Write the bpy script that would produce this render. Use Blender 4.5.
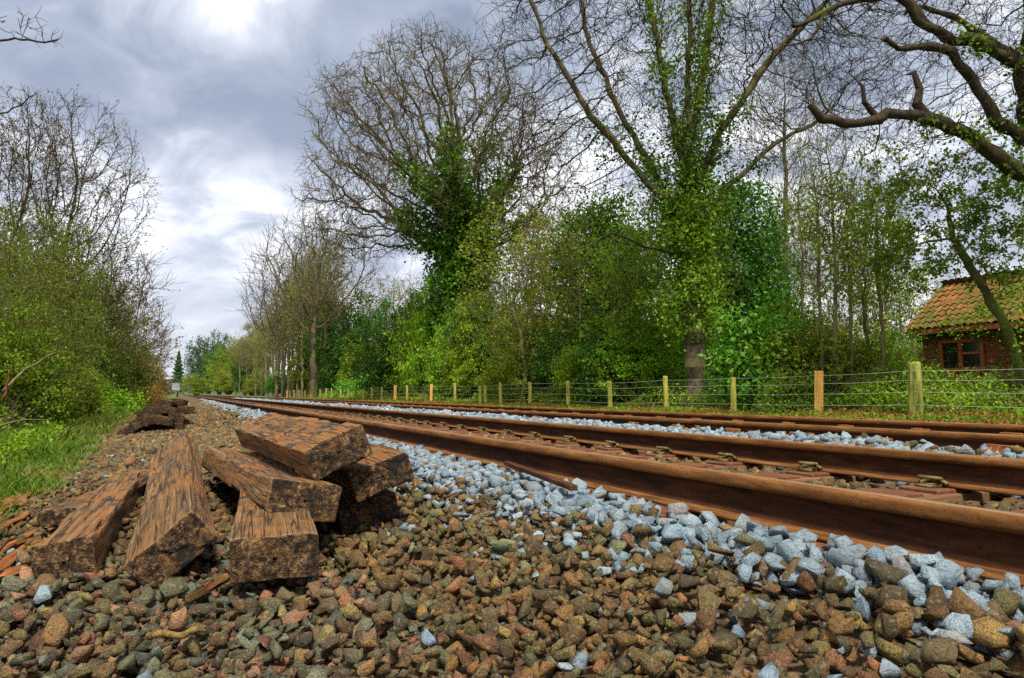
import bpy, bmesh, math, random
import numpy as np
from mathutils import Vector, Matrix, Euler

# ------------------------------------------------------------------ camera, sky, sun, exposure
W_PX, H_PX, F_PX = 1024, 678, 700.0
PITCH = math.atan(55 / F_PX)
YAW = math.atan(332 / F_PX * math.cos(PITCH))
CAM = np.array([0.0, 0.0, 0.445])
scene = bpy.context.scene
for o in list(bpy.data.objects):
    bpy.data.objects.remove(o)
cam_data = bpy.data.cameras.new('camera')
cam_data.sensor_width = 36.0
cam_data.lens = 36.0 * F_PX / W_PX
cam_data.clip_start = 0.05
cam_data.clip_end = 6000
cam = bpy.data.objects.new('camera', cam_data)
scene.collection.objects.link(cam)
cam.location = CAM
cam.rotation_euler = (math.radians(90) + PITCH, 0, -YAW)
scene.camera = cam

SUN_AZ = math.radians(196)     # towards the sun, measured from +Y to +X
SUN_EL = math.radians(58)
sun_dir = Vector((math.sin(SUN_AZ) * math.cos(SUN_EL), math.cos(SUN_AZ) * math.cos(SUN_EL), math.sin(SUN_EL)))
sd = bpy.data.lights.new('sun', 'SUN')
sd.energy = 1.5
sd.angle = math.radians(12)
sd.color = (1.0, 0.92, 0.80)
sun = bpy.data.objects.new('sun', sd)
scene.collection.objects.link(sun)
sun.rotation_euler = sun_dir.to_track_quat('Z', 'Y').to_euler()
sun.location = (0, 0, 60)

scene.view_settings.view_transform = 'Standard'
scene.view_settings.look = 'None'
scene.view_settings.gamma = 1
scene.view_settings.exposure = 2.3
scene.view_settings.use_curve_mapping = False
scene.cycles.use_denoising = False
scene.cycles.max_bounces = 5
scene.cycles.diffuse_bounces = 3
scene.cycles.transparent_max_bounces = 4


def ND(nt, typ, inputs=None, **props):
    n = nt.nodes.new(typ)
    for k, v in props.items():
        setattr(n, k, v)
    if inputs:
        for k, v in inputs.items():
            s = n.inputs[k]
            if isinstance(v, bpy.types.NodeSocket):
                nt.links.new(v, s)
            else:
                s.default_value = v
    return n


def ramp(nt, fac, stops, interp='LINEAR'):
    n = nt.nodes.new('ShaderNodeValToRGB')
    cr = n.color_ramp
    cr.interpolation = interp
    while len(cr.elements) < len(stops):
        cr.elements.new(0.5)
    for e, (p, c) in zip(cr.elements, stops):
        e.position = p
        e.color = (c[0], c[1], c[2], 1) if not isinstance(c, (int, float)) else (c, c, c, 1)
    nt.links.new(fac, n.inputs[0])
    return n.outputs[0]


def mixc(nt, fac, a, b, blend='MIX'):
    n = nt.nodes.new('ShaderNodeMix')
    n.data_type = 'RGBA'
    n.blend_type = blend
    for s, v in ((n.inputs[0], fac), (n.inputs[6], a), (n.inputs[7], b)):
        if isinstance(v, bpy.types.NodeSocket):
            nt.links.new(v, s)
        elif isinstance(v, (int, float)):
            s.default_value = v
        else:
            s.default_value = (v[0], v[1], v[2], 1)
    return n.outputs[2]


def math_n(nt, op, a, b=0.0, c=0.0, clamp=False):
    n = nt.nodes.new('ShaderNodeMath')
    n.operation = op
    n.use_clamp = clamp
    for i, v in enumerate((a, b, c)):
        if isinstance(v, bpy.types.NodeSocket):
            nt.links.new(v, n.inputs[i])
        else:
            n.inputs[i].default_value = v
    return n.outputs[0]


def cam_ray(x, y):
    a, p = YAW, PITCH
    F = np.array([math.sin(a) * math.cos(p), math.cos(a) * math.cos(p), math.sin(p)])
    R = np.array([math.cos(a), -math.sin(a), 0])
    U = np.cross(R, F)
    return F + R * (x - 512) / F_PX - U * (y - 339) / F_PX


def px_at(x, y, depth):
    return CAM + cam_ray(x, y) * depth


def project(P):
    a, p = YAW, PITCH
    F = np.array([math.sin(a) * math.cos(p), math.cos(a) * math.cos(p), math.sin(p)])
    R = np.array([math.cos(a), -math.sin(a), 0])
    U = np.cross(R, F)
    d = np.asarray(P) - CAM
    z = d @ F
    zz = np.where(z > 1e-3, z, 1e-3)
    return 512 + F_PX * (d @ R) / zz, 339 - F_PX * (d @ U) / zz, z


# world: daylight sky under a broken overcast deck
world = bpy.data.worlds.new('World')
scene.world = world
world.use_nodes = True
wt = world.node_tree
wt.nodes.clear()
sky = ND(wt, 'ShaderNodeTexSky', sky_type='NISHITA', sun_disc=False, sun_elevation=SUN_EL, sun_rotation=SUN_AZ)
bg_sky = ND(wt, 'ShaderNodeBackground', {'Color': sky.outputs[0], 'Strength': 0.06})
tc = ND(wt, 'ShaderNodeTexCoord')
sep = ND(wt, 'ShaderNodeSeparateXYZ', {0: tc.outputs['Generated']})
zc = math_n(wt, 'MAXIMUM', sep.outputs[2], 0.0)
den = math_n(wt, 'ADD', zc, 0.40)
ux = math_n(wt, 'DIVIDE', sep.outputs[0], den)
uy = math_n(wt, 'DIVIDE', sep.outputs[1], den)
uv = ND(wt, 'ShaderNodeCombineXYZ', {0: ux, 1: uy, 2: 0.37})
mp = ND(wt, 'ShaderNodeMapping', {'Vector': uv.outputs[0], 'Location': (3.1, 1.7, 0), 'Rotation': (0, 0, math.radians(20)), 'Scale': (1.5, 1.75, 1)})
n1 = ND(wt, 'ShaderNodeTexNoise', {'Vector': mp.outputs[0], 'Scale': 1.15, 'Detail': 8, 'Roughness': 0.5, 'Distortion': 0.35})
n2 = ND(wt, 'ShaderNodeTexNoise', {'Vector': mp.outputs[0], 'Scale': 3.4, 'Detail': 8, 'Roughness': 0.58, 'Distortion': 0.7})
nm = math_n(wt, 'ADD', math_n(wt, 'MULTIPLY', n1.outputs[0], 0.62), math_n(wt, 'MULTIPLY', n2.outputs[0], 0.40))
# thin bright breaks in the deck over the line
acc = nm
for (bx, by, amp, wid) in ((190, 60, 0.10, 0.016), (172, 205, 0.09, 0.010), (110, 25, 0.03, 0.02), (240, 125, -0.13, 0.012), (190, 300, -0.05, 0.01), (330, 130, -0.05, 0.01), (60, 60, -0.10, 0.02), (290, 215, 0.07, 0.005), (165, 265, -0.05, 0.006), (840, 230, 0.06, 0.03), (560, 220, 0.05, 0.02), (450, 30, -0.05, 0.02)):
    d = cam_ray(bx, by)
    d = d / np.linalg.norm(d)
    dp = ND(wt, 'ShaderNodeVectorMath', {0: tc.outputs['Generated'], 1: tuple(d)}, operation='DOT_PRODUCT')
    q = math_n(wt, 'SUBTRACT', 1.0, dp.outputs['Value'])
    g = math_n(wt, 'POWER', 2.718, math_n(wt, 'MULTIPLY', q, -1.0 / wid))
    mod = math_n(wt, 'MULTIPLY', g, math_n(wt, 'MAXIMUM', 0.0, math_n(wt, 'SUBTRACT', math_n(wt, 'MULTIPLY', math_n(wt, 'ADD', n2.outputs[0], n1.outputs[0]), 3.2), 2.2)))
    acc = math_n(wt, 'ADD', acc, math_n(wt, 'MULTIPLY', mod, amp))
cl = ramp(wt, acc, [(0.39, (0.215, 0.255, 0.335)), (0.455, (0.34, 0.38, 0.46)), (0.505, (0.50, 0.535, 0.61)), (0.55, (0.74, 0.76, 0.80)), (0.615, (1.10, 1.10, 1.10))])
hz = ramp(wt, zc, [(0.0, 1.0), (0.16, 0.45), (0.45, 0.0)])
cl2 = mixc(wt, math_n(wt, 'MULTIPLY', hz, 0.62), cl, (0.58, 0.58, 0.65))
bg_cl = ND(wt, 'ShaderNodeBackground', {'Color': cl2, 'Strength': 0.30})
mixw = ND(wt, 'ShaderNodeMixShader', {0: 0.93, 1: bg_sky.outputs[0], 2: bg_cl.outputs[0]})
ow = ND(wt, 'ShaderNodeOutputWorld', {0: mixw.outputs[0]})

# ------------------------------------------------------------------ helpers
COL = scene.collection
rng = np.random.default_rng(11)
random.seed(11)


def tag(o, label=None, cat=None, group=None, kind=None):
    if label: o['label'] = label
    if cat: o['category'] = cat
    if group: o['group'] = group
    if kind: o['kind'] = kind
    return o


def empty(name, loc=(0, 0, 0), rz=0.0):
    o = bpy.data.objects.new(name, None)
    COL.objects.link(o)
    o.location = loc
    o.rotation_euler = (0, 0, rz)
    o.empty_display_size = 0.1
    return o


def link(name, me, parent=None, mat=None):
    o = bpy.data.objects.new(name, me)
    COL.objects.link(o)
    if mat is not None and len(me.materials) == 0:
        me.materials.append(mat)
    if parent is not None:
        o.parent = parent
    return o


def mesh_np(name, V, F, rnd=None, smooth=False, extra=None, corner_n=None):
    """V (n,3); F = array (m,k) or list of arrays of different k."""
    if not isinstance(F, list):
        F = [F]
    F = [np.asarray(f, dtype=np.int32) for f in F if len(f)]
    me = bpy.data.meshes.new(name)
    V = np.asarray(V, dtype=np.float32)
    nl = sum(f.size for f in F)
    npoly = sum(len(f) for f in F)
    me.vertices.add(len(V))
    me.vertices.foreach_set('co', V.ravel())
    me.loops.add(nl)
    me.loops.foreach_set('vertex_index', np.concatenate([f.ravel() for f in F]))
    me.polygons.add(npoly)
    tot = np.concatenate([np.full(len(f), f.shape[1], dtype=np.int32) for f in F])
    st = np.concatenate([[0], np.cumsum(tot)[:-1]]).astype(np.int32)
    me.polygons.foreach_set('loop_start', st)
    me.polygons.foreach_set('loop_total', tot)
    if smooth:
        me.polygons.foreach_set('use_smooth', np.ones(npoly, dtype=bool))
    me.update(calc_edges=True)
    if rnd is not None:
        at = me.attributes.new('rnd', 'FLOAT', 'FACE')
        at.data.foreach_set('value', np.asarray(rnd, dtype=np.float32))
    if extra:
        for k, v in extra.items():
            at = me.attributes.new(k, 'FLOAT', 'FACE')
            at.data.foreach_set('value', np.asarray(v, dtype=np.float32))
    me.validate()
    return me


class MB:
    """collects boxes / tubes / polygons into one mesh"""
    def __init__(s):
        s.v = []; s.f = []
    def add(s, verts, faces):
        b = len(s.v)
        s.v += [tuple(v) for v in verts]
        s.f += [tuple(i + b for i in f) for f in faces]
    def box(s, c, d, rot=None):
        x, y, z = d[0] / 2, d[1] / 2, d[2] / 2
        vs = [Vector((sx * x, sy * y, sz * z)) for sx in (-1, 1) for sy in (-1, 1) for sz in (-1, 1)]
        if rot is not None:
            R = Euler(rot).to_matrix()
            vs = [R @ v for v in vs]
        vs = [v + Vector(c) for v in vs]
        s.add(vs, [(0, 1, 3, 2), (4, 6, 7, 5), (0, 4, 5, 1), (2, 3, 7, 6), (0, 2, 6, 4), (1, 5, 7, 3)])
    def tube(s, pts, rad, k=8, cap=True):
        pts = [Vector(p) for p in pts]
        n = len(pts)
        rad = rad if hasattr(rad, '__len__') else [rad] * n
        rings = []
        up = Vector((0.13, 0.27, 0.95))
        for i, p in enumerate(pts):
            d = (pts[min(i + 1, n - 1)] - pts[max(i - 1, 0)]).normalized()
            u = d.cross(up)
            if u.length < 0.1: u = d.cross(Vector((1, 0, 0)))
            u.normalize()
            w = d.cross(u)
            up = -w if False else up
            rings.append([p + (u * math.cos(2 * math.pi * j / k) + w * math.sin(2 * math.pi * j / k)) * rad[i] for j in range(k)])
        vs = [q for r in rings for q in r]
        fs = []
        for i in range(n - 1):
            for j in range(k):
                a = i * k + j; b = i * k + (j + 1) % k
                fs.append((a, b, b + k, a + k))
        if cap:
            fs.append(tuple(range(k - 1, -1, -1)))
            fs.append(tuple((n - 1) * k + j for j in range(k)))
        s.add(vs, fs)
    def mesh(s, name, bevel=0.0, seg=1, smooth=False):
        me = bpy.data.meshes.new(name)
        me.from_pydata(s.v, [], s.f)
        me.validate()
        if bevel > 0:
            bm = bmesh.new(); bm.from_mesh(me)
            bmesh.ops.bevel(bm, geom=list(bm.edges), offset=bevel, segments=seg, affect='EDGES', profile=0.6)
            bm.to_mesh(me); bm.free()
        if smooth:
            me.polygons.foreach_set('use_smooth', np.ones(len(me.polygons), dtype=bool))
        return me
    def build(s, name, mat, parent=None, bevel=0.0, seg=1, smooth=False):
        return link(name, s.mesh(name, bevel, seg, smooth), parent, mat)


def vnoise(P, scale=1.0, seed=0):
    """smooth value noise, P (n,3) -> (n,) in -1..1"""
    P = np.asarray(P, dtype=np.float64) * scale + seed * 17.31
    i = np.floor(P).astype(np.int64)
    f = P - i
    f = f * f * (3 - 2 * f)
    def h(x, y, z):
        n = (x * 374761393 + y * 668265263 + z * 2147483647 + seed * 1274126177) & 0xffffffff
        n = ((n ^ (n >> 13)) * 1274126177) & 0xffffffff
        n = n ^ (n >> 16)
        return (n & 0xffff) / 32767.5 - 1
    r = 0
    for dx in (0, 1):
        for dy in (0, 1):
            for dz in (0, 1):
                w = (f[:, 0] if dx else 1 - f[:, 0]) * (f[:, 1] if dy else 1 - f[:, 1]) * (f[:, 2] if dz else 1 - f[:, 2])
                r = r + w * h(i[:, 0] + dx, i[:, 1] + dy, i[:, 2] + dz)
    return r


def fbm(P, scale, seed=0, oct=3):
    r = 0; a = 1.0
    for k in range(oct):
        r = r + a * vnoise(P, scale * 2 ** k, seed + k)
        a *= 0.5
    return r


# ------------------------------------------------------------------ materials
def new_mat(name, rough=0.8, spec=0.3):
    m = bpy.data.materials.new(name)
    m.use_nodes = True
    nt = m.node_tree
    b = nt.nodes['Principled BSDF']
    b.inputs['Roughness'].default_value = rough
    b.inputs['Specular IOR Level'].default_value = spec
    return m, nt, b


def setc(nt, b, c):
    if isinstance(c, bpy.types.NodeSocket):
        nt.links.new(c, b.inputs['Base Color'])
    else:
        b.inputs['Base Color'].default_value = (*c, 1)


def bump(nt, b, h, dist=0.01, strength=0.6):
    n = ND(nt, 'ShaderNodeBump', {'Height': h, 'Distance': dist, 'Strength': strength})
    nt.links.new(n.outputs[0], b.inputs['Normal'])


def noise(nt, vec, scale, detail=4, rough=0.6, dist=0.0):
    return ND(nt, 'ShaderNodeTexNoise', {'Vector': vec, 'Scale': scale, 'Detail': detail, 'Roughness': rough, 'Distortion': dist}).outputs[0]


def rnd_src(nt, src):
    if src == 'object':
        return ND(nt, 'ShaderNodeObjectInfo').outputs['Random']
    return ND(nt, 'ShaderNodeAttribute', attribute_name='rnd').outputs['Fac']


BROWN = [(0.0, (0.150, 0.077, 0.017)), (0.14, (0.123, 0.093, 0.023)), (0.27, (0.214, 0.109, 0.023)), (0.40, (0.136, 0.099, 0.032)),
         (0.52, (0.107, 0.099, 0.028)), (0.62, (0.189, 0.106, 0.028)), (0.72, (0.253, 0.155, 0.037)), (0.80, (0.226, 0.093, 0.030)), (0.87, (0.110, 0.114, 0.050)), (0.93, (0.181, 0.142, 0.027)), (0.97, (0.150, 0.180, 0.089))]
MULTI = [(0.0, (0.131, 0.073, 0.023)), (0.13, (0.095, 0.099, 0.048)), (0.27, (0.202, 0.115, 0.036)), (0.38, (0.120, 0.131, 0.081)),
         (0.50, (0.156, 0.112, 0.047)), (0.60, (0.238, 0.092, 0.042)), (0.70, (0.101, 0.105, 0.048)), (0.80, (0.202, 0.165, 0.048)), (0.88, (0.298, 0.159, 0.078)), (0.95, (0.107, 0.142, 0.105))]
BLUE = [(0.0, (0.211, 0.295, 0.328)), (0.2, (0.301, 0.375, 0.386)), (0.4, (0.173, 0.252, 0.296)), (0.6, (0.345, 0.418, 0.413)), (0.8, (0.244, 0.319, 0.339)), (0.95, (0.345, 0.270, 0.201))]


def stone_mat(name, stops, src, granite=False):
    m, nt, b = new_mat(name, 0.75, 0.35)
    geo = ND(nt, 'ShaderNodeNewGeometry').outputs['Position']
    r = rnd_src(nt, src)
    c = ramp(nt, r, stops, 'CONSTANT')
    rv = math_n(nt, 'FRACT', math_n(nt, 'MULTIPLY', r, 37.7))
    c = mixc(nt, 1.0, c, ramp(nt, rv, [(0.0, (0.50, 0.54, 0.58)), (0.5, (0.78, 0.86, 0.94)), (1.0, (1.0, 1.08, 1.16))] if granite else [(0.0, (0.42, 0.40, 0.40)), (0.5, (0.95, 0.95, 0.95)), (1.0, (1.65, 1.6, 1.55))]), 'MULTIPLY')
    nz = noise(nt, geo, 38, 5, 0.65)
    nf = noise(nt, geo, 260, 3, 0.7)
    if granite:
        c = mixc(nt, ramp(nt, nz, [(0.42, 0.0), (0.7, 0.55)]), c, (0.38, 0.44, 0.48))
        c = mixc(nt, ramp(nt, nf, [(0.50, 0.0), (0.62, 0.8)]), c, (0.10, 0.14, 0.19))
        c = mixc(nt, ramp(nt, noise(nt, geo, 420, 2), [(0.60, 0.0), (0.70, 0.7)]), c, (0.52, 0.57, 0.60))
        c = mixc(nt, ramp(nt, noise(nt, geo, 9, 3), [(0.54, 0.0), (0.68, 0.6)]), c, (0.22, 0.17, 0.12))
        c = mixc(nt, ramp(nt, noise(nt, geo, 17, 4), [(0.5, 0.0), (0.7, 0.6)]), c, (0.11, 0.14, 0.17))
    else:
        c = mixc(nt, ramp(nt, nz, [(0.45, 0.0), (0.80, 0.6)]), c, (0.17, 0.10, 0.045))
        c = mixc(nt, ramp(nt, nf, [(0.46, 0.0), (0.64, 0.9)]), c, (0.022, 0.018, 0.014))
        c = mixc(nt, ramp(nt, noise(nt, geo, 90, 3), [(0.56, 0.0), (0.68, 0.6)]), c, (0.27, 0.225, 0.13))
    setc(nt, b, c)
    h = math_n(nt, 'ADD', math_n(nt, 'MULTIPLY', noise(nt, geo, 70, 6, 0.7), 1.0), math_n(nt, 'MULTIPLY', nf, 0.25))
    h = math_n(nt, 'ADD', h, math_n(nt, 'MULTIPLY', noise(nt, geo, 28, 3, 0.5), 1.6))
    bump(nt, b, h, 0.016, 1.0)
    return m


M_BROWN_O = stone_mat('brown_stone_single', BROWN, 'object')
M_BROWN_A = stone_mat('brown_stone_mass', BROWN, 'attr')
M_MULTI_O = stone_mat('mixed_stone_single', MULTI, 'object')
M_MULTI_A = stone_mat('mixed_stone_mass', MULTI, 'attr')
M_BLUE_O = stone_mat('granite_single', BLUE, 'object', True)
M_BLUE_A = stone_mat('granite_mass', BLUE, 'attr', True)


def soil_mat(name, stops, scale=14, bscale=60):
    m, nt, b = new_mat(name, 0.95, 0.1)
    geo = ND(nt, 'ShaderNodeNewGeometry').outputs['Position']
    c = ramp(nt, noise(nt, geo, scale, 6, 0.65), stops)
    setc(nt, b, c)
    bump(nt, b, noise(nt, geo, bscale, 5), 0.03, 0.8)
    return m


M_BALLAST_BASE = soil_mat('ballast_base', [(0.3, (0.03, 0.02, 0.012)), (0.5, (0.10, 0.065, 0.035)), (0.7, (0.17, 0.12, 0.07))], 22, 30)
M_GROUND = soil_mat('grassland', [(0.3, (0.035, 0.05, 0.012)), (0.48, (0.06, 0.11, 0.015)), (0.6, (0.10, 0.13, 0.025)), (0.72, (0.13, 0.10, 0.04))], 3.0, 25)
M_SCREE = soil_mat('earth_edge', [(0.35, (0.045, 0.032, 0.015)), (0.5, (0.10, 0.075, 0.035)), (0.65, (0.13, 0.12, 0.04))], 10, 50)


def rust_mat(name, base, dark, light, rough=0.6):
    m, nt, b = new_mat(name, rough, 0.12)
    geo = ND(nt, 'ShaderNodeNewGeometry').outputs['Position']
    mpn = ND(nt, 'ShaderNodeMapping', {'Vector': geo, 'Scale': (14, 1.4, 9)}).outputs[0]
    c = ramp(nt, noise(nt, mpn, 3.0, 6, 0.65), [(0.32, dark), (0.5, base), (0.68, light)])
    spot = ramp(nt, noise(nt, geo, 65, 5, 0.75), [(0.52, 0.0), (0.66, 0.7)])
    c = mixc(nt, spot, c, dark)
    setc(nt, b, c)
    bump(nt, b, noise(nt, geo, 130, 5, 0.7), 0.004, 0.6)
    return m


M_RAIL_SHADED = rust_mat('rail_rust_shaded', (0.042, 0.015, 0.006), (0.015, 0.007, 0.004), (0.080, 0.030, 0.010), 0.85)  # web rust, with the shade under the head worked into the colour
M_RAIL_HEAD = rust_mat('rail_head_rust', (0.145, 0.060, 0.016), (0.065, 0.026, 0.008), (0.23, 0.105, 0.030), 0.75)  # worn head rust, lightened in colour against the painted web shade
M_RAIL_OLD = rust_mat('old_rail_rust', (0.058, 0.022, 0.009), (0.024, 0.011, 0.006), (0.11, 0.045, 0.016), 0.8)
M_PLATE = rust_mat('plate_rust', (0.125, 0.050, 0.024), (0.06, 0.026, 0.014), (0.185, 0.08, 0.04), 0.8)
M_CHAIR = rust_mat('chair_rust', (0.18, 0.068, 0.024), (0.09, 0.033, 0.014), (0.27, 0.115, 0.04), 0.8)
M_STEEL, _nt, _b = new_mat('polished_rail_head', 0.32, 0.5)
_g = ND(_nt, 'ShaderNodeNewGeometry').outputs['Position']
_c = ramp(_nt, noise(_nt, ND(_nt, 'ShaderNodeMapping', {'Vector': _g, 'Scale': (60, 0.7, 1)}).outputs[0], 1.5, 4), [(0.35, (0.20, 0.095, 0.028)), (0.62, (0.30, 0.19, 0.095))])
setc(_nt, _b, _c); _b.inputs['Metallic'].default_value = 0.35; _b.inputs['Roughness'].default_value = 0.45
M_CLIP = rust_mat('clip_steel', (0.12, 0.085, 0.03), (0.03, 0.025, 0.012), (0.22, 0.20, 0.08), 0.45)


def timber_mat(name, seed, tone=1.0):
    """old creosoted sleeper: weathered orange-brown long grain, tarry ends and chair seats"""
    m, nt, b = new_mat(name, 0.85, 0.25)
    obj = ND(nt, 'ShaderNodeTexCoord').outputs['Object']
    off = ND(nt, 'ShaderNodeMapping', {'Vector': obj, 'Location': (seed * 3.7, seed * 1.9, seed)}).outputs[0]
    grain_v = ND(nt, 'ShaderNodeMapping', {'Vector': off, 'Scale': (26, 1.2, 26)}).outputs[0]
    g1 = noise(nt, grain_v, 2.2, 6, 0.65, 0.4)
    c = ramp(nt, g1, [(0.28, (0.052, 0.027, 0.010)), (0.43, (0.118, 0.062, 0.022)), (0.54, (0.19, 0.104, 0.038)), (0.70, (0.31, 0.19, 0.08))])
    patch = noise(nt, off, 3.4, 5, 0.6, 0.6)
    c = mixc(nt, ramp(nt, patch, [(0.46, 0.0), (0.58, 0.7)]), c, (0.28, 0.112, 0.024))
    patch2 = noise(nt, off, 5.5, 6, 0.65, 0.3)
    c = mixc(nt, ramp(nt, patch2, [(0.55, 0.0), (0.66, 0.6)]), c, (0.070, 0.050, 0.030))
    fibres = noise(nt, ND(nt, 'ShaderNodeMapping', {'Vector': off, 'Scale': (70, 1.6, 70)}).outputs[0], 2.0, 5, 0.75, 0.5)
    c = mixc(nt, ramp(nt, fibres, [(0.34, 0.5), (0.46, 0.0)]), c, (0.030, 0.018, 0.010))
    crack = noise(nt, ND(nt, 'ShaderNodeMapping', {'Vector': off, 'Scale': (30, 0.9, 30)}).outputs[0], 1.3, 3, 0.5, 0.2)
    ckm = ramp(nt, crack, [(0.475, 0.0), (0.495, 1.0), (0.505, 1.0), (0.525, 0.0)])
    c = mixc(nt, math_n(nt, 'MULTIPLY', ckm, 0.85), c, (0.012, 0.008, 0.006))
    wear = ND(nt, 'ShaderNodeAttribute', attribute_name='edge').outputs['Fac']
    wm = math_n(nt, 'MULTIPLY', wear, ramp(nt, noise(nt, off, 14, 5, 0.7), [(0.38, 0.0), (0.56, 0.85)]))
    c = mixc(nt, wm, c, (0.36, 0.235, 0.125))
    # end grain, tarred
    end = ND(nt, 'ShaderNodeAttribute', attribute_name='endgrain').outputs['Fac']
    sp = noise(nt, off, 55, 5, 0.75)
    ce = ramp(nt, sp, [(0.36, (0.010, 0.008, 0.007)), (0.46, (0.045, 0.026, 0.014)), (0.55, (0.14, 0.076, 0.030)), (0.68, (0.36, 0.24, 0.13))])
    big = noise(nt, off, 9, 4, 0.6)
    ce = mixc(nt, ramp(nt, big, [(0.52, 0.0), (0.64, 0.85)]), ce, (0.012, 0.010, 0.009))
    vor = ND(nt, 'ShaderNodeTexVoronoi', {'Vector': ND(nt, 'ShaderNodeMapping', {'Vector': off, 'Scale': (7, 0.5, 11)}).outputs[0], 'Scale': 1.25}, feature='DISTANCE_TO_EDGE')
    ecr = math_n(nt, 'MULTIPLY', ramp(nt, vor.outputs['Distance'], [(0.0, 1.0), (0.022, 0.0)]), ramp(nt, noise(nt, off, 11, 3), [(0.47, 0.0), (0.55, 0.9)]))
    ce = mixc(nt, ecr, ce, (0.006, 0.005, 0.004))
    ce = mixc(nt, ramp(nt, noise(nt, off, 13, 3), [(0.55, 0.0), (0.70, 0.6)]), ce, (0.30, 0.15, 0.05))
    c = mixc(nt, end, c, ce)
    # tar left where the rail chairs sat
    tar = ND(nt, 'ShaderNodeAttribute', attribute_name='tar').outputs['Fac']
    tn = noise(nt, ND(nt, 'ShaderNodeMapping', {'Vector': off, 'Scale': (10, 4, 10)}).outputs[0], 2.0, 5, 0.6)
    tm = math_n(nt, 'MULTIPLY', tar, ramp(nt, tn, [(0.55, 0.0), (0.60, 1.0)]))
    c = mixc(nt, tm, c, (0.022, 0.022, 0.028))
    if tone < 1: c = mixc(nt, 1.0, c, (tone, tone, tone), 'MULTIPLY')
    setc(nt, b, c)
    nt.links.new(math_n(nt, 'SUBTRACT', 0.88, math_n(nt, 'MULTIPLY', tm, 0.45)), b.inputs['Roughness'])
    h = math_n(nt, 'ADD', math_n(nt, 'MULTIPLY', g1, 0.7), math_n(nt, 'ADD', math_n(nt, 'MULTIPLY', fibres, 0.8), math_n(nt, 'MULTIPLY', sp, 0.5)))
    h = math_n(nt, 'SUBTRACT', h, math_n(nt, 'MULTIPLY', ckm, 0.7))
    h = math_n(nt, 'SUBTRACT', h, math_n(nt, 'MULTIPLY', math_n(nt, 'MULTIPLY', ecr, end), 0.8))
    bump(nt, b, h, 0.014, 1.0)
    return m


def wood_mat(name, a, bcol, c3, scale=(40, 40, 3)):
    m, nt, b = new_mat(name, 0.9, 0.15)
    obj = ND(nt, 'ShaderNodeTexCoord').outputs['Object']
    rr = ND(nt, 'ShaderNodeObjectInfo').outputs['Random']
    off = ND(nt, 'ShaderNodeVectorMath', {0: obj, 1: (3, 7, 5)}, operation='ADD')
    cmb = ND(nt, 'ShaderNodeCombineXYZ', {0: math_n(nt, 'MULTIPLY', rr, 31.0), 1: rr, 2: math_n(nt, 'MULTIPLY', rr, 17.0)})
    off2 = ND(nt, 'ShaderNodeVectorMath', {0: off.outputs[0], 1: cmb.outputs[0]}, operation='ADD').outputs[0]
    v = ND(nt, 'ShaderNodeMapping', {'Vector': off2, 'Scale': scale}).outputs[0]
    n = noise(nt, v, 1.0, 6, 0.65)
    c = ramp(nt, n, [(0.32, a), (0.52, bcol), (0.7, c3)])
    setc(nt, b, c)
    bump(nt, b, n, 0.006, 0.7)
    return m


M_POST_MOSS = wood_mat('mossy_post', (0.12, 0.11, 0.02), (0.33, 0.30, 0.05), (0.46, 0.39, 0.13), (14, 14, 3))
M_POST_NEW = wood_mat('new_post', (0.36, 0.17, 0.03), (0.62, 0.33, 0.07), (0.72, 0.43, 0.12), (30, 30, 2))
M_POST_OLD = wood_mat('old_post', (0.05, 0.05, 0.015), (0.20, 0.21, 0.04), (0.36, 0.37, 0.07), (12, 12, 3))
M_BOARD = wood_mat('hut_board', (0.10, 0.028, 0.018), (0.24, 0.065, 0.038), (0.32, 0.10, 0.055), (3, 3, 40))
M_FRAME = wood_mat('window_paint', (0.24, 0.055, 0.02), (0.38, 0.10, 0.035), (0.45, 0.15, 0.06), (30, 30, 30))
M_SPLINT = wood_mat('rotten_wood', (0.045, 0.02, 0.01), (0.19, 0.07, 0.018), (0.36, 0.15, 0.04), (60, 4, 60))
M_SLEEPER_TRACK = wood_mat('track_sleeper', (0.07, 0.035, 0.018), (0.15, 0.075, 0.035), (0.21, 0.12, 0.06), (2, 40, 40))
M_WIRE, _nt, _b = new_mat('fence_wire', 0.5, 0.5)
setc(_nt, _b, (0.45, 0.45, 0.42))
M_ROPE, _nt, _b = new_mat('rope_fibre', 0.95, 0.1)
_o = ND(_nt, 'ShaderNodeTexCoord').outputs['Object']
setc(_nt, _b, ramp(_nt, noise(_nt, _o, 90, 4), [(0.35, (0.07, 0.045, 0.015)), (0.6, (0.19, 0.13, 0.045))]))
M_GLASS, _nt, _b = new_mat('dark_glass', 0.08, 0.6)
setc(_nt, _b, (0.012, 0.014, 0.014))
M_TILE, _nt, _b = new_mat('pantile', 0.9, 0.15)
_o = ND(_nt, 'ShaderNodeNewGeometry').outputs['Position']
_r = ND(_nt, 'ShaderNodeObjectInfo').outputs['Random']
_c = ramp(_nt, _r, [(0.0, (0.22, 0.085, 0.026)), (0.3, (0.32, 0.125, 0.036)), (0.6, (0.26, 0.11, 0.042)), (0.85, (0.18, 0.10, 0.034))], 'CONSTANT')
_c = mixc(_nt, ramp(_nt, noise(_nt, _o, 1.3, 5, 0.65), [(0.40, 0.0), (0.56, 0.92)]), _c, (0.085, 0.090, 0.015))
_c = mixc(_nt, ramp(_nt, noise(_nt, _o, 16, 5, 0.7), [(0.48, 0.0), (0.66, 0.75)]), _c, (0.07, 0.045, 0.02))
setc(_nt, _b, _c); bump(_nt, _b, noise(_nt, _o, 40, 4), 0.02, 0.7)


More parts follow.
